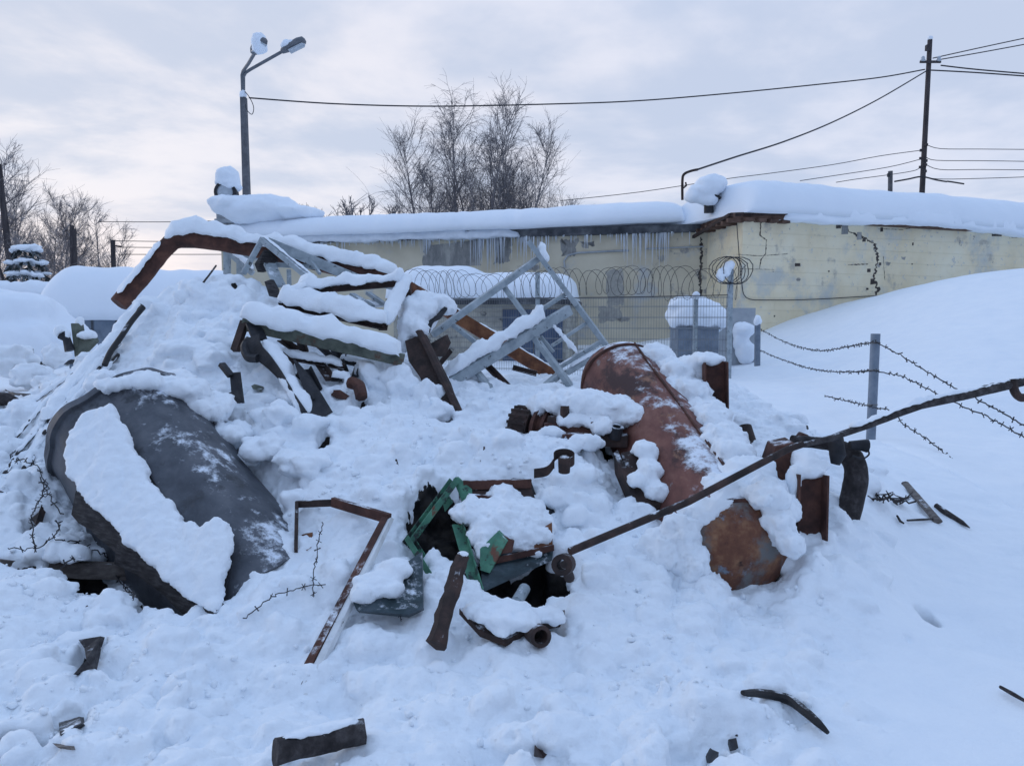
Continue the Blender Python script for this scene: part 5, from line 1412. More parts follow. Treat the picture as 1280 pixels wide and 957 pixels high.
MB().prism([A_ + V(.12, .35, 0), B_ + V(.2, .45, 0), D_ + V(.1, .35, 0), H_ + V(0, .12, -.05), G_ + V(0, .1, 0)], (0, .02, -.02)).build('back_plate', BLACK, t)
snow_lump('snow_cap', [('b', P(628, 640, 4.85), (.26, .22, .085)), ('b', P(590, 640, 4.78), (.13, .14, .075)), ('b', P(660, 655, 4.8), (.16, .16, .08)), ('b', P(640, 672, 4.66), (.20, .12, .08)), ('b', P(608, 668, 4.62), (.11, .10, .085)), ('b', P(672, 672, 4.68), (.09, .08, .06)), ('b', P(628, 618, 4.95), (.10, .1, .06)), ('b', P(650, 688, 4.6), (.13, .05, .05)), ('b', P(606, 690, 4.5), (.05, .05, .08))], SNOW, t, voxel=.016, amp=.022, nsc=11)

KD = .905
plate_ = tag(MB().prism(PP((442, 752, 4.15), (452, 746, 4.2), (505, 704, 4.5), (528, 690, 4.6), (530, 760, 4.2), (512, 768, 4.15), (448, 764, 4.1)), (0, .03, -.02)).build('sheet_plate', GREEND, None, dent=.01),
    'dark grey steel sheet lying between the white frame and the green casing', 'steel sheet')
snow_lump('snow_cap', [('b', P(470, 728, 4.33), (.13, .10, .06)), ('b', P(492, 712, 4.42), (.10, .10, .05)), ('b', P(452, 742, 4.22), (.07, .07, .05)), ('b', P(480, 735, 4.28), (.10, .08, .05))], SNOW, plate_, voxel=.014, amp=.015)
KD = .95
tag(MB().prism(PP((655, 620, 5.0), (688, 628, 5.0), (694, 640, 4.95), (672, 646, 4.9)), (0, 0, -.03)).build('black_plate', BLACK, None), 'small black plate under snow at the right rear of the green casing', 'plate')
t = thing('rusty_post', 'short thick rusty post leaning in snow in front of the green casing', 'post', at((548, 795, 3.75)))
q = resample(PP((545, 806, 3.68), (560, 752, 3.86), (578, 694, 4.08)), .04); MB().tube(q, [.048 - .012 * k / len(q) for k in range(len(q))], 7, flat=.75).build('post', RUSTD, t, smooth=True, dent=.014, dscale=12)
snow_lump('snow_cap', [('b', P(579, 692, 4.08), (.03, .03, .016))], SNOW, t, voxel=.008, amp=.004)
t = thing('buried_plate', 'snow topped plate over a dark gap below the green casing', 'plate', at((640, 785, 3.8)))
MB().prism(PP((574, 760, 3.92), (592, 756, 3.98), (655, 765, 3.95), (706, 762, 4.02), (700, 776, 3.9), (660, 784, 3.84), (632, 800, 3.74), (600, 788, 3.8)), (0, 0, -.03)).build('plate', RUSTD, t)
MB().ring(P(668, 790, 3.80), (.35, -1, .15), .034, .052, .09, 20).build('pipe_end', RUSTD, t, smooth=True)
snow_lump('snow_cap', [('b', P(630, 768, 3.86), (.15, .13, .055)), ('b', P(600, 764, 3.9), (.09, .08, .045)), ('b', P(650, 775, 3.82), (.10, .09, .05)), ('b', P(685, 770, 3.92), (.10, .07, .035)), ('b', P(628, 785, 3.78), (.07, .06, .03))], SNOW, t, voxel=.014, amp=.014, nsc=11)
tag(MB().tube(PP((646, 752, 4.15), (656, 735, 4.28)), .032, 10).build('pipe_stub', GALV, None, smooth=True), 'stubby grey pipe end in the dark hollow under the green casing', 'pipe')

KD = 1.0
# ---- white and rust door frame leaning in the snow
t = thing('door_frame', 'rusty door frame with flaking white side leaning in the foreground snow', 'door frame', at((370, 866, 3.35)))
bar_part('frame_rail', (482, 648, 4.30), (366, 870, 3.32), rect(.038, .03), RUST, t, n=8, wob=.001)
MB().prism(PP((489, 646, 4.29), (482, 650, 4.28), (371, 872, 3.30), (384, 868, 3.32)), V(.012, .035, -.02)).build('frame_side', WHITEW, t)
bar_part('frame_rail', (416, 627, 4.55), (487, 648, 4.30), rect(.03, .055), RUST, t)
bar_part('frame_rail', (371, 630, 4.62), (370, 690, 4.3), rect(.02, .05), RUSTD, t)
bar_part('frame_rail', (370, 722, 4.15), (369, 808, 3.75), rect(.02, .03), RUSTD, t)
bar_part('frame_rail', (370, 630, 4.62), (420, 628, 4.56), rect(.02, .04), RUSTD, t)
tag(MB().prism(GG((377, 668, 4.42), (390, 666, 4.42), (389, 684, 4.3), (383, 688, 4.3)), (0, .02, 0)).build('rust_flake', RUSTO, None), 'torn rusty flake of metal in the snow inside the door frame', 'scrap')
for k, (q, lab) in enumerate((([(404, 656, 4.4), (400, 672, 4.3), (395, 700, 4.15), (392, 725, 4.02), (392, 750, 3.92)], 'upright twist of barbed wire inside the white door frame'),
                              ([(304, 777, 3.85), (330, 757, 3.92), (350, 745, 4.0), (375, 738, 4.0), (406, 733, 4.0)], 'low twist of barbed wire left of the white door frame'),
                              ([(492, 764, 4.0), (498, 771, 3.95), (502, 778, 3.92)], 'tiny end of wire poking from snow right of the door frame'))):
    tag(barbed([p + V(0, 0, .015) for p in GG(*q, l=.06)], .0032, .09, k + 40, .008, .018).build('barbed_wire', WIRE, None), lab, 'barbed wire')

# ---- the big grey drum with its plank
DA, DB, DR = P(160, 548, 5.45), P(335, 782, 4.45), .52
t = thing('steel_drum', 'big dented blue grey steel drum lying on the left of the heap', 'drum', tuple(DA.lerp(DB, .5) - V(0, 0, .45)))
dd = (DB - DA).normalized(); dl = (DB - DA).length; _, ds_, du_ = frame_of(dd)
def DSf(k, a, out=0.0): a = R(a); return DA.lerp(DB, k) + (ds_ * math.cos(a) + du_ * math.sin(a)) * (DR + out)
MB().lathe(DA, dd, [(DR, 0), (DR, .1), (DR, dl * .33), (DR + .012, dl * .36), (DR, dl * .39), (DR, dl * .7), (DR, dl), (DR - .02, dl), (DR - .02, dl * .5), (DR - .02, 0), (DR, 0)], 80).build('shell', DRUMM, t, smooth=True, dent=.045, dscale=2.4)
MB().lathe(DA, dd, [(DR - .03, -.03), (DR + .02, -.03), (DR + .022, .02), (DR - .005, .03), (DR - .03, -.03)], 80).build('rim', DRUMM, t, smooth=True, dent=.045, dscale=2.4)
MB().lathe(DA, dd, [(0, .3), (DR - .03, .3)], 40).build('drum_end', BLACK, t)
snow_lump('snow_cap', [('b', DSf(.03, 86, .01), (.16, .11, .06)), ('b', DSf(.08, 108, .02), (.24, .15, .08)), ('b', DSf(.14, 128, .02), (.22, .2, .10)), ('b', DSf(.27, 140, .02), (.14, .2, .08)), ('b', DSf(-.02, 120, .0), (.16, .1, .07)), ('b', DSf(.40, 146, .02), (.10, .16, .07)), ('b', DSf(.0, 66, .0), (.12, .08, .05))], SNOW, t, amp=.025)
KD = .94
t = thing('plank', 'thick dark plank under a slab of snow leaning across the grey drum', 'plank', at((190, 690, 4.6)))
pl = PP((92, 575, 5.0), (100, 612, 4.85), (185, 710, 4.45), (262, 772, 4.2), (280, 758, 4.22), (292, 660, 4.5), (230, 655, 4.62), (170, 560, 5.0), (140, 520, 5.2))
_c = sum(pl, V(0, 0, 0)) / len(pl)
m = MB(); m.bar(P(98, 626, 4.84), P(272, 776, 4.18), rect(.06, .17), n=14, wob=.006); m.build('board', DKWOOD, t, dent=.01, dscale=14)
m = MB(); m.bar(P(150, 690, 4.6), P(236, 740, 4.3), rect(.05, .12), n=6, wob=.006); m.build('board', DKWOOD, t, dent=.01, dscale=14)
MB().prism([p + V(0, 0, -.03) for p in pl], (0, 0, -.02)).build('panel', BLACK, t)
pn = (pl[2] - pl[0]).cross(pl[5] - pl[0]).normalized()
if pn.z < 0: pn = -pn
sl_ = PP((92, 545, 5.12), (88, 585, 4.98), (106, 618, 4.84), (150, 662, 4.62), (196, 712, 4.42), (240, 748, 4.26), (276, 768, 4.16), (281, 752, 4.22), (280, 722, 4.32), (290, 708, 4.36), (289, 664, 4.5), (285, 650, 4.54), (256, 660, 4.54), (229, 655, 4.62), (226, 640, 4.68), (205, 622, 4.76), (186, 590, 4.9), (166, 560, 5.02), (154, 530, 5.12), (146, 508, 5.2), (112, 522, 5.2))
_j = random.Random(9)
sl_ = [q + (pn.cross(b_ - a_).normalized()) * _j.uniform(-.014, .014) for a_, b_ in zip(sl_, sl_[1:] + sl_[:1]) for q in (a_, a_.lerp(b_, .33), a_.lerp(b_, .66))]
snow_lump('snow_cap', [('p', [p - pn * .01 for p in sl_], pn * .075)], SNOW, t, voxel=.014, amp=.014, nsc=9, smooth_it=5)

KD = 1.0
# ---- plank with wire at the lower left
t = thing('weathered_board', 'weathered grey board with snow on it at the left edge below wire tangles', 'board', at((80, 715, 4.4)))
MB().bar(P(-30, 706, 4.35), P(178, 714, 4.5), rect(.05, .09), n=10, wob=.003).build('board', WOOD, t, dent=.008, dscale=12)
loaf('snow_cap', PP((52, 700, 4.38), (80, 696, 4.42), (112, 700, 4.42)), .14, .09, SNOW, t, noise=.3)
for k, (q, lab) in enumerate((([(18, 580, 5.2), (35, 580, 5.2), (50, 592, 5.1), (55, 608, 5.0), (62, 625, 4.9), (78, 645, 4.8)], 'upper arching strand of barbed wire at the left edge'),
                              ([(52, 600, 5.0), (54, 622, 4.9), (42, 642, 4.8), (40, 655, 4.7), (46, 690, 4.5)], 'hanging strand of barbed wire left of the plank'),
                              ([(10, 690, 4.4), (40, 690, 4.45), (62, 680, 4.5), (74, 665, 4.6), (72, 655, 4.6)], 'looped barbed wire lying over the weathered board'),
                              ([(70, 680, 4.5), (95, 682, 4.5), (115, 690, 4.45), (135, 700, 4.4)], 'barbed wire trailing right along the weathered board'),
                              ([(78, 712, 4.35), (95, 695, 4.4), (112, 684, 4.45)], 'short oblique barbed wire at the right end of the board'),
                              ([(140, 715, 4.4), (155, 735, 4.4), (168, 752, 4.35)], 'barbed wire hanging in the dark gap under the plank'))):
    tag(barbed([p + V(0, 0, .02) for p in GG(*q, l=.06)], .0038, .08, k + 60, .012, .02).build('barbed_wire', WIRE, None), lab, 'barbed wire', None)
m = MB(); rb = random.Random(5)
for k in range(5): m.tube([P(4 + 5 * math.cos(a + k) * (1 + .2 * k), 630 + (8 + 2 * k) * math.sin(a * (1 + .03 * k)), 4.9) for a in np.linspace(0, 5.5, 14)], .0055, 4)
m.tube(PP((2, 650, 4.9), (5, 670, 4.7), (2, 695, 4.6)), .006, 4)
tag(m.build('wire_coil', WIRE, None), 'small tangled coil of rusty wire at the very left edge', 'wire coil')
tag(MB().prism(GG((38, 648, 4.75), (48, 640, 4.78), (52, 630, 4.8), (44, 655, 4.72)), (.02, .02, -.03)).build('rust_scrap', RUSTD, None), 'small rusty scrap hanging in the wires at the left', 'scrap')

# ---- fan of snow-dusted rods running down the left slope
GR = 'rods fanning down the left slope'
for k, (q, r) in enumerate((([(178, 384, 7.0), (160, 408, 6.9), (142, 432, 6.7), (120, 455, 6.5), (90, 490, 6.2), (62, 530, 5.8)], .022), ([(150, 432, 6.7), (120, 462, 6.4), (85, 505, 6.0), (55, 545, 5.6)], .014), ([(140, 440, 6.6), (95, 480, 6.25), (50, 535, 5.8), (22, 570, 5.5)], .013),
                          ([(130, 450, 6.5), (85, 492, 6.15), (40, 545, 5.75), (12, 575, 5.5)], .013), ([(125, 462, 6.4), (70, 515, 5.95), (30, 560, 5.6)], .015), ([(112, 480, 6.3), (78, 520, 5.9), (62, 545, 5.7), (50, 566, 5.55)], .013),
                          ([(105, 472, 6.4), (60, 505, 6.1), (18, 552, 5.7)], .012), ([(120, 472, 6.3), (80, 520, 5.9), (42, 568, 5.5)], .012), ([(92, 470, 6.5), (50, 500, 6.2), (10, 530, 5.95)], .012), ([(148, 446, 6.6), (112, 490, 6.2), (84, 530, 5.85), (70, 552, 5.7)], .016), ([(100, 486, 6.25), (64, 536, 5.8), (36, 585, 5.4)], .017), ([(84, 490, 6.3), (44, 540, 5.85), (6, 596, 5.3)], .016), ([(70, 520, 6.0), (46, 560, 5.6), (30, 590, 5.35)], .018))):
    pts = [p + V(0, 0, .02) for p in smooth_path(PP(*q), 5)]
    labs = ['thick dark tube at the top of the fan of rods down the left slope']
    if k == 0:
        o = MB().tube(pts, r, 8).build('steel_tube', BLACK, None, smooth=True); tag(o, labs[0], 'tube')
        loaf('snow_cap', [p + V(-.02, 0, .01) for p in pts], .12, .07, SNOW, o, noise=.25)
    else:
        o = MB().tube(pts, r, 8).build('steel_rod', DKWOOD, None, smooth=True)
        tag(o, 'thin dark rod under snow in the fan of rods down the left slope', 'rod', GR)
        loaf('snow_cap', [p + V(.0, 0, .006) for p in pts], .055, .030, SNOW, o, noise=.4, gaps=.8 if k > 8 else .55, step=.03)
tag(MB().tube(smooth_path(PP((179, 384, 6.85), (164, 402, 6.7), (152, 420, 6.55), (138, 440, 6.4), (131, 456, 6.3))), .024, 8).build('hose', RUBBER, None, smooth=True), 'black hose curving down the left edge of the smooth snow hump', 'hose')
o = MB().prism(GG((38, 479, 6.8), (50, 475, 6.85), (66, 477, 6.85), (62, 483, 6.7), (42, 484, 6.7)), (0, .02, -.03)).build('wood_piece', WOOD, None); tag(o, 'small flat wood piece in snow left of the rods', 'wood piece')
o = MB().prism(GG((6, 486, 6.7), (14, 490, 6.65), (38, 492, 6.6), (20, 494, 6.55), (10, 492, 6.6)), (0, .02, -.03)).build('dark_sliver', BLACK, None); tag(o, 'thin dark sliver in snow near the left edge', 'scrap')
o = MB().tube(PP((-20, 500, 6.2), (10, 498, 6.2), (24, 503, 6.15)), [.06, .05, .03], 8).build('branch', BARK, None, smooth=True, dent=.01); tag(o, 'dark broken branch end at the left edge below the thin sliver', 'branch')

# ---- brown post and bulb at the far left of the heap
t = thing('bracket_post', 'brown steel bracket with tall prong standing on the left shoulder of the heap', 'bracket', at((95, 440, 7.5)))
MB().prism(PP((88, 404, 7.4), (97, 404, 7.4), (100, 421, 7.38), (108, 424, 7.36), (114, 420, 7.35), (117, 427, 7.3), (100, 444, 7.25), (93, 446, 7.3)), (.03, .05, 0)).build('plate', BEAMG, t, bevel=.006)
snow_lump('snow_cap', [('b', P(109, 419, 7.36), (.09, .08, .04)), ('b', P(100, 403, 7.45), (.035, .04, .06)), ('b', P(97, 410, 7.42), (.02, .03, .04))], SNOW, t, voxel=.014, amp=.01)
t = thing('valve_wheel', 'small dark valve with a round ball of snow left of the brown bracket', 'valve', at((82, 436, 7.3)))
MB().tube(PP((88, 438, 7.3), (83, 424, 7.3), (78, 418, 7.3)), [.05, .04, .06], 8).build('valve', BLACK, t, smooth=True, dent=.01)
snow_lump('snow_cap', [('b', P(75, 413, 7.3), (.055, .055, .06)), ('b', P(84, 418, 7.3), (.03, .04, .05))], SNOW, t, voxel=.014, amp=.006)

# ---- big bent pipe over the top
t = thing('bent_pipe', 'big bent rusty pipe arching over the heap under a long roll of snow', 'pipe', at((300, 330, 8.2)))
q = smooth_path(PP((148, 380, 7.75), (180, 343, 7.95), (208, 309, 8.1), (222, 300, 8.15), (250, 300, 8.2), (300, 308, 8.2), (380, 324, 8.1), (450, 341, 8.0), (500, 352, 7.9)), 6)
MB().tube(q, .088, 14).build('pipe', RUST, t, smooth=True, dent=.008, dscale=6)
q2 = smooth_path(PP((207, 300, 8.1), (222, 293, 8.15), (250, 293, 8.2), (300, 301, 8.2), (380, 317, 8.1), (450, 334, 8.0), (498, 345, 7.9)), 5)
loaf('snow_cap', [p + V(0, 0, .0) for p in q2], .24, .15, SNOW, t, noise=.24, gaps=.18)
loaf('snow_cap', [p + V(-.02, -.03, .055) for p in smooth_path(PP((152, 374, 7.72), (180, 341, 7.9), (204, 311, 8.05)), 5)], .15, .05, SNOW, t, noise=.35, gaps=.4, step=.025)
t = thing('rusty_beam', 'orange rusty beam sloping down behind the pale lattice frame', 'beam', at((600, 420, 8.3)))
bar_part('beam', (502, 354, 8.0), (692, 470, 8.4), rect(.10, .13), RUSTO, t, n=10, wob=.003)
loaf('snow_cap', [P(502, 354, 8.0).lerp(P(692, 470, 8.4), k) + V(0, .02, .06) for k in np.linspace(.1, .97, 12)], .09, .035, SNOW, t, noise=.4, gaps=.6, step=.03)

# ---- A-shaped grey timbers under the pipe
t = thing('a_frame', 'grey peeling A shaped timber frame poking up through the bent pipe snow', 'timber frame', at((340, 350, 7.9)))
ap = (328, 299, 7.85)
for nm, a, b, pr in (('leg', ap, (304, 342, 7.75), rect(.07, .05)), ('leg', ap, (396, 354, 7.5), rect(.09, .05)), ('rafter', (335, 303, 7.95), (455, 352, 7.9), rect(.06, .10)), ('rafter', (440, 345, 7.9), (505, 362, 7.85), rect(.06, .07)),
                     ('strut', (337, 330, 7.85), (350, 358, 7.6), rect(.12, .03)), ('strut', (361, 338, 7.9), (362, 370, 7.6), rect(.045, .03)), ('strut', (386, 322, 7.95), (400, 342, 7.8), rect(.03, .03)), ('cross_piece', (330, 330, 8.0), (400, 334, 8.0), rect(.03, .05)), ('strut', (459, 338, 7.95), (459, 352, 7.9), rect(.08, .04))):
    bar_part(nm, a, b, pr, GALV, t, bevel=.004)
loaf('snow_cap', [P(331, 300, 7.85) + V(0, 0, .03)] + [P(396, 354, 7.5) + V(0, 0, .05)], .05, .012, SNOW, t, noise=.4, gaps=.7, step=.02)
tag(MB().prism(PP((318, 330, 7.95), (330, 312, 7.98), (341, 324, 7.95), (338, 336, 7.9), (322, 340, 7.85)), (.03, .08, 0)).build('dark_board', DKWOOD, None), 'dark broken board behind the A shaped grey timbers', 'board')
t = thing('post_frame', 'pale grey wooden post frame standing behind the hump under the bent pipe', 'wooden frame', at((284, 345, 8.9)))
bar_part('post', (284, 360, 8.8), (284, 310, 8.8), rect(.075, .06), GALV, t); bar_part('post', (300, 360, 8.8), (300, 328, 8.8), rect(.06, .06), GALV, t)
bar_part('brace', (286, 316, 8.75), (316, 342, 8.7), rect(.05, .05), GALV, t); bar_part('rail', (296, 316, 8.9), (345, 322, 8.9), rect(.06, .10), GALV, t)
loaf('snow_cap', [P(288, 316, 8.72) + V(0, 0, .02), P(316, 340, 8.68) + V(0, 0, .03)], .10, .07, SNOW, t, noise=.3)
tag(MB().prism(PP((330, 352, 7.4), (338, 349, 7.4), (345, 362, 7.35), (344, 372, 7.25), (336, 370, 7.25)), (.02, .05, 0)).build('wood_block', DKWOOD, None, bevel=.005), 'small brown wood block on the snow hump left of the snowy frame', 'wood block')
MBt = MB().tube(smooth_path(PP((228, 356, 7.4), (238, 352, 7.4), (250, 356, 7.4), (258, 348, 7.5), (270, 332, 8.0))), .010, 5)
tag(MBt.build('twig', BARK, None), 'thin twig lying on the crest of the snow hump', 'twig')

# ---- snow covered rectangular steel frame
t = thing('bed_frame', 'rectangular dark steel bed frame with thick rolls of snow on every rail', 'bed frame', at((430, 400, 7.0)))
fr = [((372, 369, 7.05), (506, 358, 7.0)), ((508, 355, 7.0), (482, 413, 6.7)), ((352, 384, 6.95), (484, 413, 6.7)), ((384, 366, 7.0), (352, 386, 6.95))]
for a, b in fr: bar_part('rail', a, b, ell(.07, .06, .01), RUSTD, t)
bar_part('leg', (508, 355, 7.0), (512, 376, 7.1), rect(.06, .05), RUSTD, t); bar_part('leg', (390, 368, 7.0), (396, 382, 7.0), rect(.10, .05), RUSTD, t)
bar_part('leg', (505, 356, 7.05), (545, 382, 7.5), rect(.07, .10), RUSTO, t)
for (a, b), wd, hh in zip(fr, (.20, .17, .24, .16), (.135, .10, .15, .09)):
    pa, pb_ = P(*a), P(*b); loaf('snow_cap', [pa.lerp(pb_, k) + V(0, 0, .05) for k in np.linspace(-.02, 1.01, 10)], wd, hh, SNOW, t, noise=.24, gaps=.22)
for k, (a, b) in enumerate((((440, 368, 7.3), (465, 383, 7.1)), ((400, 380, 7.3), (440, 386, 7.2)), ((460, 366, 7.3), (480, 380, 7.2)))):
    bar_part('slat', a, b, rect(.06, .03), GALV if k != 1 else RUSTD, t)
loaf('snow_cap', PP((398, 376, 7.35), (440, 381, 7.3), (478, 384, 7.25)), .2, .06, SNOW, t, noise=.3)

# ---- long green-brown beam with thick snow
t = thing('beam', 'long greenish brown beam carrying the thickest roll of snow, middle of heap', 'beam', at((400, 430, 6.4)))
bar_part('beam', (304, 405, 6.35), (504, 450, 6.3), rect(.09, .10), BEAMG, t, n=8, wob=.002, bevel=.006)
bar_part('leg', (306, 402, 6.34), (294, 438, 6.2), rect(.06, .05), RUSTD, t)
bar_part('end_plate', (316, 404, 6.3), (325, 425, 6.2), rect(.12, .02), BLACK, t)
pa, pb_ = P(300, 397, 6.35), P(502, 443, 6.3)
loaf('snow_cap', [pa.lerp(pb_, k) + V(0, .0, .0) for k in np.linspace(0, 1, 14)], .24, .165, SNOW, t, noise=.22, gaps=.15)

# ---- twisted strip, black plates and bars below the beam
t = thing('twisted_strip', 'twisted blackened steel strip running down from the green brown beam', 'steel strip', at((350, 480, 5.9)))
q = smooth_path(PP((316, 420, 6.1), (322, 436, 6.05), (336, 450, 5.98), (352, 470, 5.9), (368, 496, 5.75), (384, 520, 5.6), (398, 542, 5.5)), 6)
m = MB(); n = len(q)
for k in range(n - 1):
    w0 = .085 - .05 * min(1, k / n * 1.5); w1 = .085 - .05 * min(1, (k + 1) / n * 1.5); a0 = .4 + 1.1 * math.sin(k / n * 2.6); a1 = .4 + 1.1 * math.sin((k + 1) / n * 2.6)
    m.prism([q[k] - V(math.cos(a0), 0, math.sin(a0)) * w0, q[k + 1] - V(math.cos(a1), 0, math.sin(a1)) * w1, q[k + 1] + V(math.cos(a1), 0, math.sin(a1)) * w1 * .6, q[k] + V(math.cos(a0), 0, math.sin(a0)) * w0 * .6], (0, .015, 0))
m.build('strip', BLACK, t)
loaf('snow_cap', PP((332, 428, 6.2), (350, 456, 6.05), (370, 492, 5.85), (384, 515, 5.7)), .16, .07, SNOW, t, noise=.3)
tag(MB().tube(smooth_path(PP((312, 424, 6.15), (306, 434, 6.1), (310, 446, 6.05), (322, 448, 6.02))), .035, 8).build('bent_bar', BLACK, None, smooth=True), 'short hooked black bar at the left foot of the green brown beam', 'bar')
t = thing('black_angle', 'black bent angle plate sticking up from snow above the grey drum', 'angle plate', at((292, 500, 5.7)))
MB().prism(PP((287, 466, 5.72), (299, 465, 5.7), (304, 504, 5.6), (290, 502, 5.6)), (.0, .03, 0)).build('plate', BLACK, t); MB().prism(PP((258, 503, 5.62), (288, 490, 5.62), (300, 504, 5.56), (280, 505, 5.55)), (0, .04, 0)).build('plate', BLACK, t)
MB().bar(P(277, 455, 5.75), P(289, 470, 5.7), rect(.05, .03)).build('tab', BLACK, t)
o = MB().prism(PP((367, 450, 6.0), (385, 470, 5.95), (396, 488, 5.85), (414, 516, 5.7), (404, 521, 5.68), (386, 516, 5.7), (384, 498, 5.8)), (.01, .03, 0)).build('black_plate', BLACK, None, dent=.01); tag(o, 'pointed black plate in snow right of the twisted strip', 'plate')
tag(MB().prism(GG((404, 488, 5.95), (425, 487, 5.95), (436, 494, 5.9), (432, 499, 5.85), (420, 497, 5.87)), (.0, .03, -.01)).build('rust_scrap', RUST, None), 'flat rusty scrap in snow below the snowy frame', 'scrap')
tag(MB().tube(smooth_path(PP((438, 478, 6.05), (448, 482, 6.0), (452, 497, 5.9))), [.05] * 16 + [.03], 8).build('rusty_hook', RUST, None, smooth=True), 'rusty hooked stub under a snow clump in the middle of the heap', 'scrap')
for k, (a, b, w_) in enumerate((((334, 432, 6.3), (366, 458, 6.2), .05), ((420, 434, 6.6), (434, 470, 6.4), .06), ((430, 470, 6.4), (436, 500, 6.1), .05), ((378, 424, 6.6), (384, 444, 6.5), .06), ((396, 430, 6.7), (420, 452, 6.5), .04), ((437, 440, 6.6), (434, 452, 6.5), .07), ((350, 448, 6.35), (430, 462, 6.35), .05), ((415, 476, 6.2), (440, 478, 6.2), .04), ((386, 462, 6.2), (400, 490, 6.1), .05), ((352, 426, 6.5), (372, 440, 6.4), .05), ((456, 446, 6.6), (448, 472, 6.4), .06), ((470, 450, 6.7), (494, 468, 6.6), .05), ((400, 452, 6.4), (416, 476, 6.2), .06), ((372, 468, 6.1), (392, 505, 5.8), .05), ((425, 453, 6.5), (466, 462, 6.5), .05), ((486, 430, 6.9), (498, 470, 6.6), .05))):
    o = MB().bar(P(*a), P(*b), ell(w_, w_, .008)).build('steel_bar', BLACK if k % 3 else RUSTD, None)
    tag(o, 'thin dark steel bar jammed under the long greenish brown beam', 'steel bar', 'dark bars under the greenish beam')
    if k in (6, 7, 14): loaf('snow_cap', [P(*a) + V(0, 0, .03), P(*b) + V(0, 0, .03)], .10, .06, SNOW, o, noise=.25)
tag(MB().prism(GG((314, 482, 5.7), (318, 480, 5.7), (330, 484, 5.65), (326, 489, 5.6), (316, 486, 5.65)), (0, .02, 0)).build('green_chip', BEAMG, None), 'small greenish chip in snow right of the black angle plate', 'scrap')
tag(MB().prism(GG((478, 570, 5.35), (490, 569, 5.35), (496, 574, 5.32), (499, 584, 5.25), (494, 583, 5.26), (489, 576, 5.3)), (0, .02, 0)).build('bent_tab', RUSTD, None), 'small bent rusty tab alone in snow at the middle of the heap', 'scrap')
tag(MB().prism(GG((597, 557, 5.5), (606, 558, 5.5), (607, 568, 5.45), (600, 577, 5.4), (601, 566, 5.45)), (0, .02, 0)).build('bent_tab', RUSTD, None), 'dark curled tab in snow left of the rusty motor', 'scrap')

# ---- the big dark curved plate in the middle
t = thing('curved_plate', 'big dark rusty curved plate wedged upright between frames in the middle', 'plate', at((540, 500, 6.5)))
MB().prism(PP((506, 428, 6.75), (528, 417, 6.75), (548, 450, 6.55), (560, 480, 6.4), (576, 522, 6.15), (553, 526, 6.12), (540, 508, 6.2), (524, 470, 6.45), (510, 452, 6.6)), (.02, .05, 0)).build('plate', RUSTD, t, dent=.02)
q = smooth_path(PP((524, 414, 6.7), (536, 436, 6.58), (550, 466, 6.42), (566, 498, 6.25), (577, 522, 6.1)), 4); MB().tube(q, .04, 6, flat=.5).build('rib', RUSTD, t, smooth=True)
MB().prism(PP((532, 432, 6.8), (556, 418, 6.85), (559, 428, 6.8), (552, 446, 6.7), (542, 446, 6.65)), (.02, .05, 0)).build('torn_flap', RUSTD, t, dent=.02)
MB().tube(smooth_path(PP((556, 384, 7.0), (548, 396, 6.95), (538, 404, 6.9), (533, 416, 6.85))), .035, 6, flat=.6).build('torn_edge', BLACK, t, smooth=True, dent=.01)
snow_lump('snow_cap', [('b', P(525, 390, 7.0), (.18, .16, .17)), ('b', P(522, 410, 6.85), (.12, .12, .10)), ('b', P(545, 378, 7.1), (.16, .14, .08)), ('b', P(512, 405, 6.9), (.10, .12, .14)), ('b', P(506, 425, 6.85), (.06, .08, .10)), ('b', P(556, 385, 7.1), (.10, .1, .06))], SNOW, t, amp=.025)
snow_lump('snow_cap', [('b', P(533, 515, 6.05), (.055, .08, .14)), ('b', P(526, 525, 6.0), (.14, .1, .09))], SNOW, t, amp=.015)

# ---- pale lattice frame on the right of the middle
t = thing('lattice_frame', 'pale grey steel lattice frame leaning up at an angle before the mesh fence', 'lattice frame', at((650, 460, 7.6)))
for nm, a, b, pr in (('chord', (661, 302, 7.75), (721, 382, 7.7), rect(.125, .05)), ('chord', (716, 374, 7.72), (767, 444, 7.6), rect(.10, .05)), ('chord', (674, 322, 7.8), (541, 418, 7.3), rect(.075, .06)), ('chord', (712, 387, 7.6), (558, 481, 6.9), rect(.07, .10)),
                     ('brace', (628, 356, 7.68), (664, 404, 7.55), rect(.06, .04)), ('brace', (706, 368, 7.72), (660, 398, 7.62), rect(.06, .04)), ('brace', (564, 404, 7.4), (612, 442, 7.3), rect(.065, .04)), ('brace', (664, 416, 7.4), (714, 484, 7.2), rect(.085, .05)),
                     ('brace', (752, 426, 7.62), (694, 462, 7.45), rect(.06, .04)), ('brace', (757, 437, 7.6), (708, 466, 7.45), rect(.075, .05)), ('brace', (702, 465, 7.3), (670, 493, 7.1), rect(.075, .05)), ('brace', (732, 404, 7.66), (690, 432, 7.5), rect(.04, .03)),
                     ('brace', (594, 462, 7.1), (614, 486, 7.0), rect(.07, .04)), ('brace', (614, 484, 7.0), (596, 498, 6.9), rect(.07, .04)), ('brace', (676, 420, 7.45), (692, 440, 7.4), rect(.03, .03))):
    bar_part(nm, a, b, pr, GALV, t, n=4, wob=.002, bevel=.005)
pa, pb_ = P(556, 474, 6.9), P(680, 397, 7.46)
loaf('snow_cap', [pa.lerp(pb_, k) + V(0, 0, .015) for k in np.linspace(0, 1, 12)], .17, .13, SNOW, t, noise=.24, gaps=.2)
snow_lump('snow_cap', [('b', P(678, 314, 7.72), (.045, .05, .09)), ('b', P(682, 322, 7.72), (.04, .05, .05))], SNOW, t, voxel=.014, amp=.01)
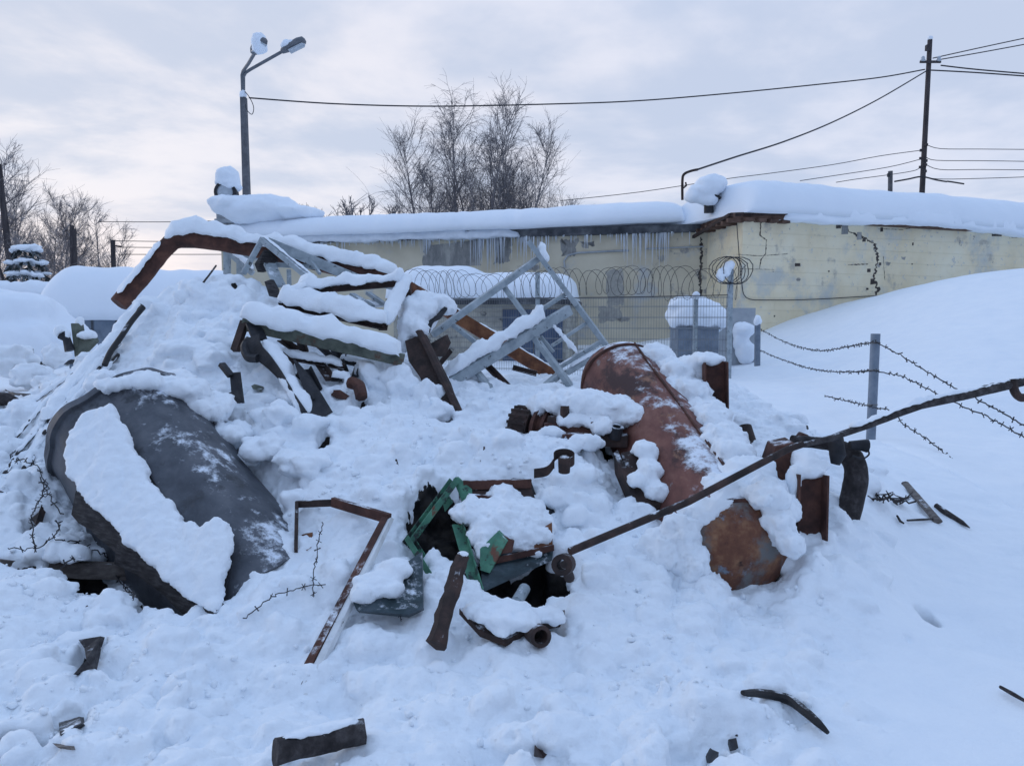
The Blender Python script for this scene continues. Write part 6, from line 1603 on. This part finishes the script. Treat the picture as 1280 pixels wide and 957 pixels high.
loaf('snow_cap', [P(757, 437, 7.6) + V(0, 0, .035), P(712, 464, 7.46) + V(0, 0, .035)], .08, .03, SNOW, t, noise=.4, step=.02)
loaf('snow_cap', [P(690, 410, 7.5) + V(0, 0, .02), P(722, 446, 7.4) + V(0, 0, .02)], .07, .05, SNOW, t, noise=.4, step=.02)
for k, (a, b) in enumerate((((606, 455, 7.3), (638, 488, 7.1)), ((566, 440, 7.3), (548, 462, 7.2)), ((640, 462, 7.4), (670, 470, 7.4)))):
    o = MB().bar(P(*a), P(*b), ell(.05, .05, .008)).build('angle_bar', RUSTD, None); tag(o, 'short rusty angle bar poking from snow beneath the pale lattice frame', 'angle bar', 'rusty bars under the lattice frame')

# ---- foreground scraps
t = thing('log', 'short dark log dusted with snow at the bottom edge of the foreground', 'log', at((400, 935, 2.95)))
q = resample([p + V(0, 0, .03) for p in GG((345, 949, 2.9), (400, 935, 2.97), (457, 922, 3.02), l=.07)], .03); MB().tube(q, .047, 12).build('log', BARK, t, smooth=True, dent=.012, dscale=10)
loaf('snow_cap', [p + V(0, .0, .042) for p in q[1:-1]], .06, .016, SNOW, t, noise=.5, gaps=.6, step=.012)
tag(MB().tube([p + V(0, 0, .004) for p in smooth_path(GG((928, 866, 3.42), (955, 868, 3.4), (985, 876, 3.33), (1010, 892, 3.22), (1035, 916, 3.06), l=.045), 8)], [.010, .012, .014, .016, .017, .018, .019, .02, .02, .02, .021, .021, .021, .022, .022, .022, .022, .022, .022, .022, .021, .021, .02, .02, .02, .019, .018, .017, .016, .014, .012, .010, .008], 8).build('hose', RUBBER, None, smooth=True, dent=.005),
    'curved strip of black rubber hose half sunk in the foreground snow', 'hose')
for k, (q, lab, mt) in enumerate((([(658, 917, 3.04), (672, 914, 3.06), (674, 930, 2.98), (686, 943, 2.9), (680, 951, 2.86), (668, 950, 2.87), (668, 930, 2.96)], 'crooked rusty iron piece near the bottom edge, middle', RUSTD),
                                 ([(884, 944, 2.9), (890, 938, 2.93), (899, 944, 2.9), (896, 956, 2.84), (886, 956, 2.84)], 'dark lump with a snow filled notch at the bottom edge', BLACK),
                                 ([(911, 927, 2.99), (919, 926, 3.0), (921, 938, 2.93), (914, 940, 2.92)], 'small square dark chip at the bottom edge, right of the notched lump', BLACK),
                                 ([(917, 918, 3.04), (923, 918, 3.04), (922, 923, 3.01), (917, 923, 3.01)], 'tiniest dark chip near the bottom edge, above the square chip', BLACK),
                                 ([(99, 802, 3.78), (126, 797, 3.82), (123, 812, 3.73), (116, 838, 3.6), (92, 845, 3.56), (108, 828, 3.64), (106, 812, 3.72)], 'burnt dark board end poking out of snow at lower left', DKWOOD),
                                 ([(74, 905, 3.2), (100, 898, 3.23), (102, 908, 3.18), (76, 922, 3.1)], 'dark grey plate corner in a snow hollow at lower left', BLACK),
                                 ([(-10, 957, 2.92), (20, 948, 2.94), (40, 938, 3.0), (36, 946, 2.96), (10, 960, 2.88)], 'weathered board corner at the bottom left edge of the picture', WOOD),
                                 ([(66, 932, 3.04), (88, 935, 3.02), (90, 940, 3.0), (72, 938, 3.0)], 'thin flat chip of board below the dark plate corner at lower left', WOOD))):
    tag(MB().prism([p + V(0, 0, .012) for p in GG(*q)], (.0, .03, -.02)).build('scrap_piece', mt, None, dent=.006, dscale=20), lab, 'scrap')
t = thing('wooden_stake', 'grey wooden stake lying tilted in the smooth snow at right', 'stake', at((1160, 640, 6.6)))
MB().tube(GG((1131, 604, 6.75), (1150, 625, 6.5), (1173, 652, 6.2)), .034, 8, flat=.6).build('stake', WOOD, t, smooth=True, dent=.006)
MB().bar(P(1145, 617, 6.62), P(1176, 650, 6.25), rect(.02, .03)).build('split', WOOD, t)
t = thing('dark_stick', 'dark knobbly stick in snow right of the grey stake', 'stick', at((1185, 640, 6.4)))
MB().tube(GG((1170, 631, 6.5), (1182, 640, 6.4), (1203, 653, 6.2), (1212, 660, 6.1)), [.02, .026, .018, .004], 7).build('stick', BARK, t, smooth=True, dent=.006)
for k, (c, lab) in enumerate((((1098, 624, 6.6), 'dry weed tuft on the snow, nearest to the black elbow pipe'), ((1122, 629, 6.5), 'dry weed tuft on the snow, just left of the grey stake'))):
    m = MB(); rw = random.Random(k)
    for j in range(14):
        p = G(*c[:2]) + V(rw.gauss(0, .05), rw.gauss(0, .05), 0); m.tube([p, p + V(rw.gauss(0, .03), rw.gauss(0, .03), .03), p + V(rw.gauss(0.02, .07), rw.gauss(0, .05), .025 + rw.random() * .04)], [.006, .008, .003], 4)
    tag(m.build('dry_weed', BARK, None), lab, 'weed')
for k, (q, lab) in enumerate((([(1121, 646, 6.0), (1125, 653, 5.95), (1130, 656, 5.9)], 'short dark twig upright in snow below the weed tufts'), ([(1134, 652, 6.0), (1150, 651, 6.0), (1172, 650, 6.05)], 'thin dark twig lying level under the grey stake'), ([(1250, 861, 3.45), (1266, 870, 3.4), (1290, 884, 3.3)], 'thin dark stick at the lower right edge of the snow'), ([(108, 760, 3.9), (113, 764, 3.88), (111, 770, 3.86)], 'tiny twig in snow left of the dark gap'))):
    tag(MB().tube([p + V(0, 0, .012) for p in GG(*q)], [.008, .010, .006], 5).build('twig', BARK, None), lab, 'twig')
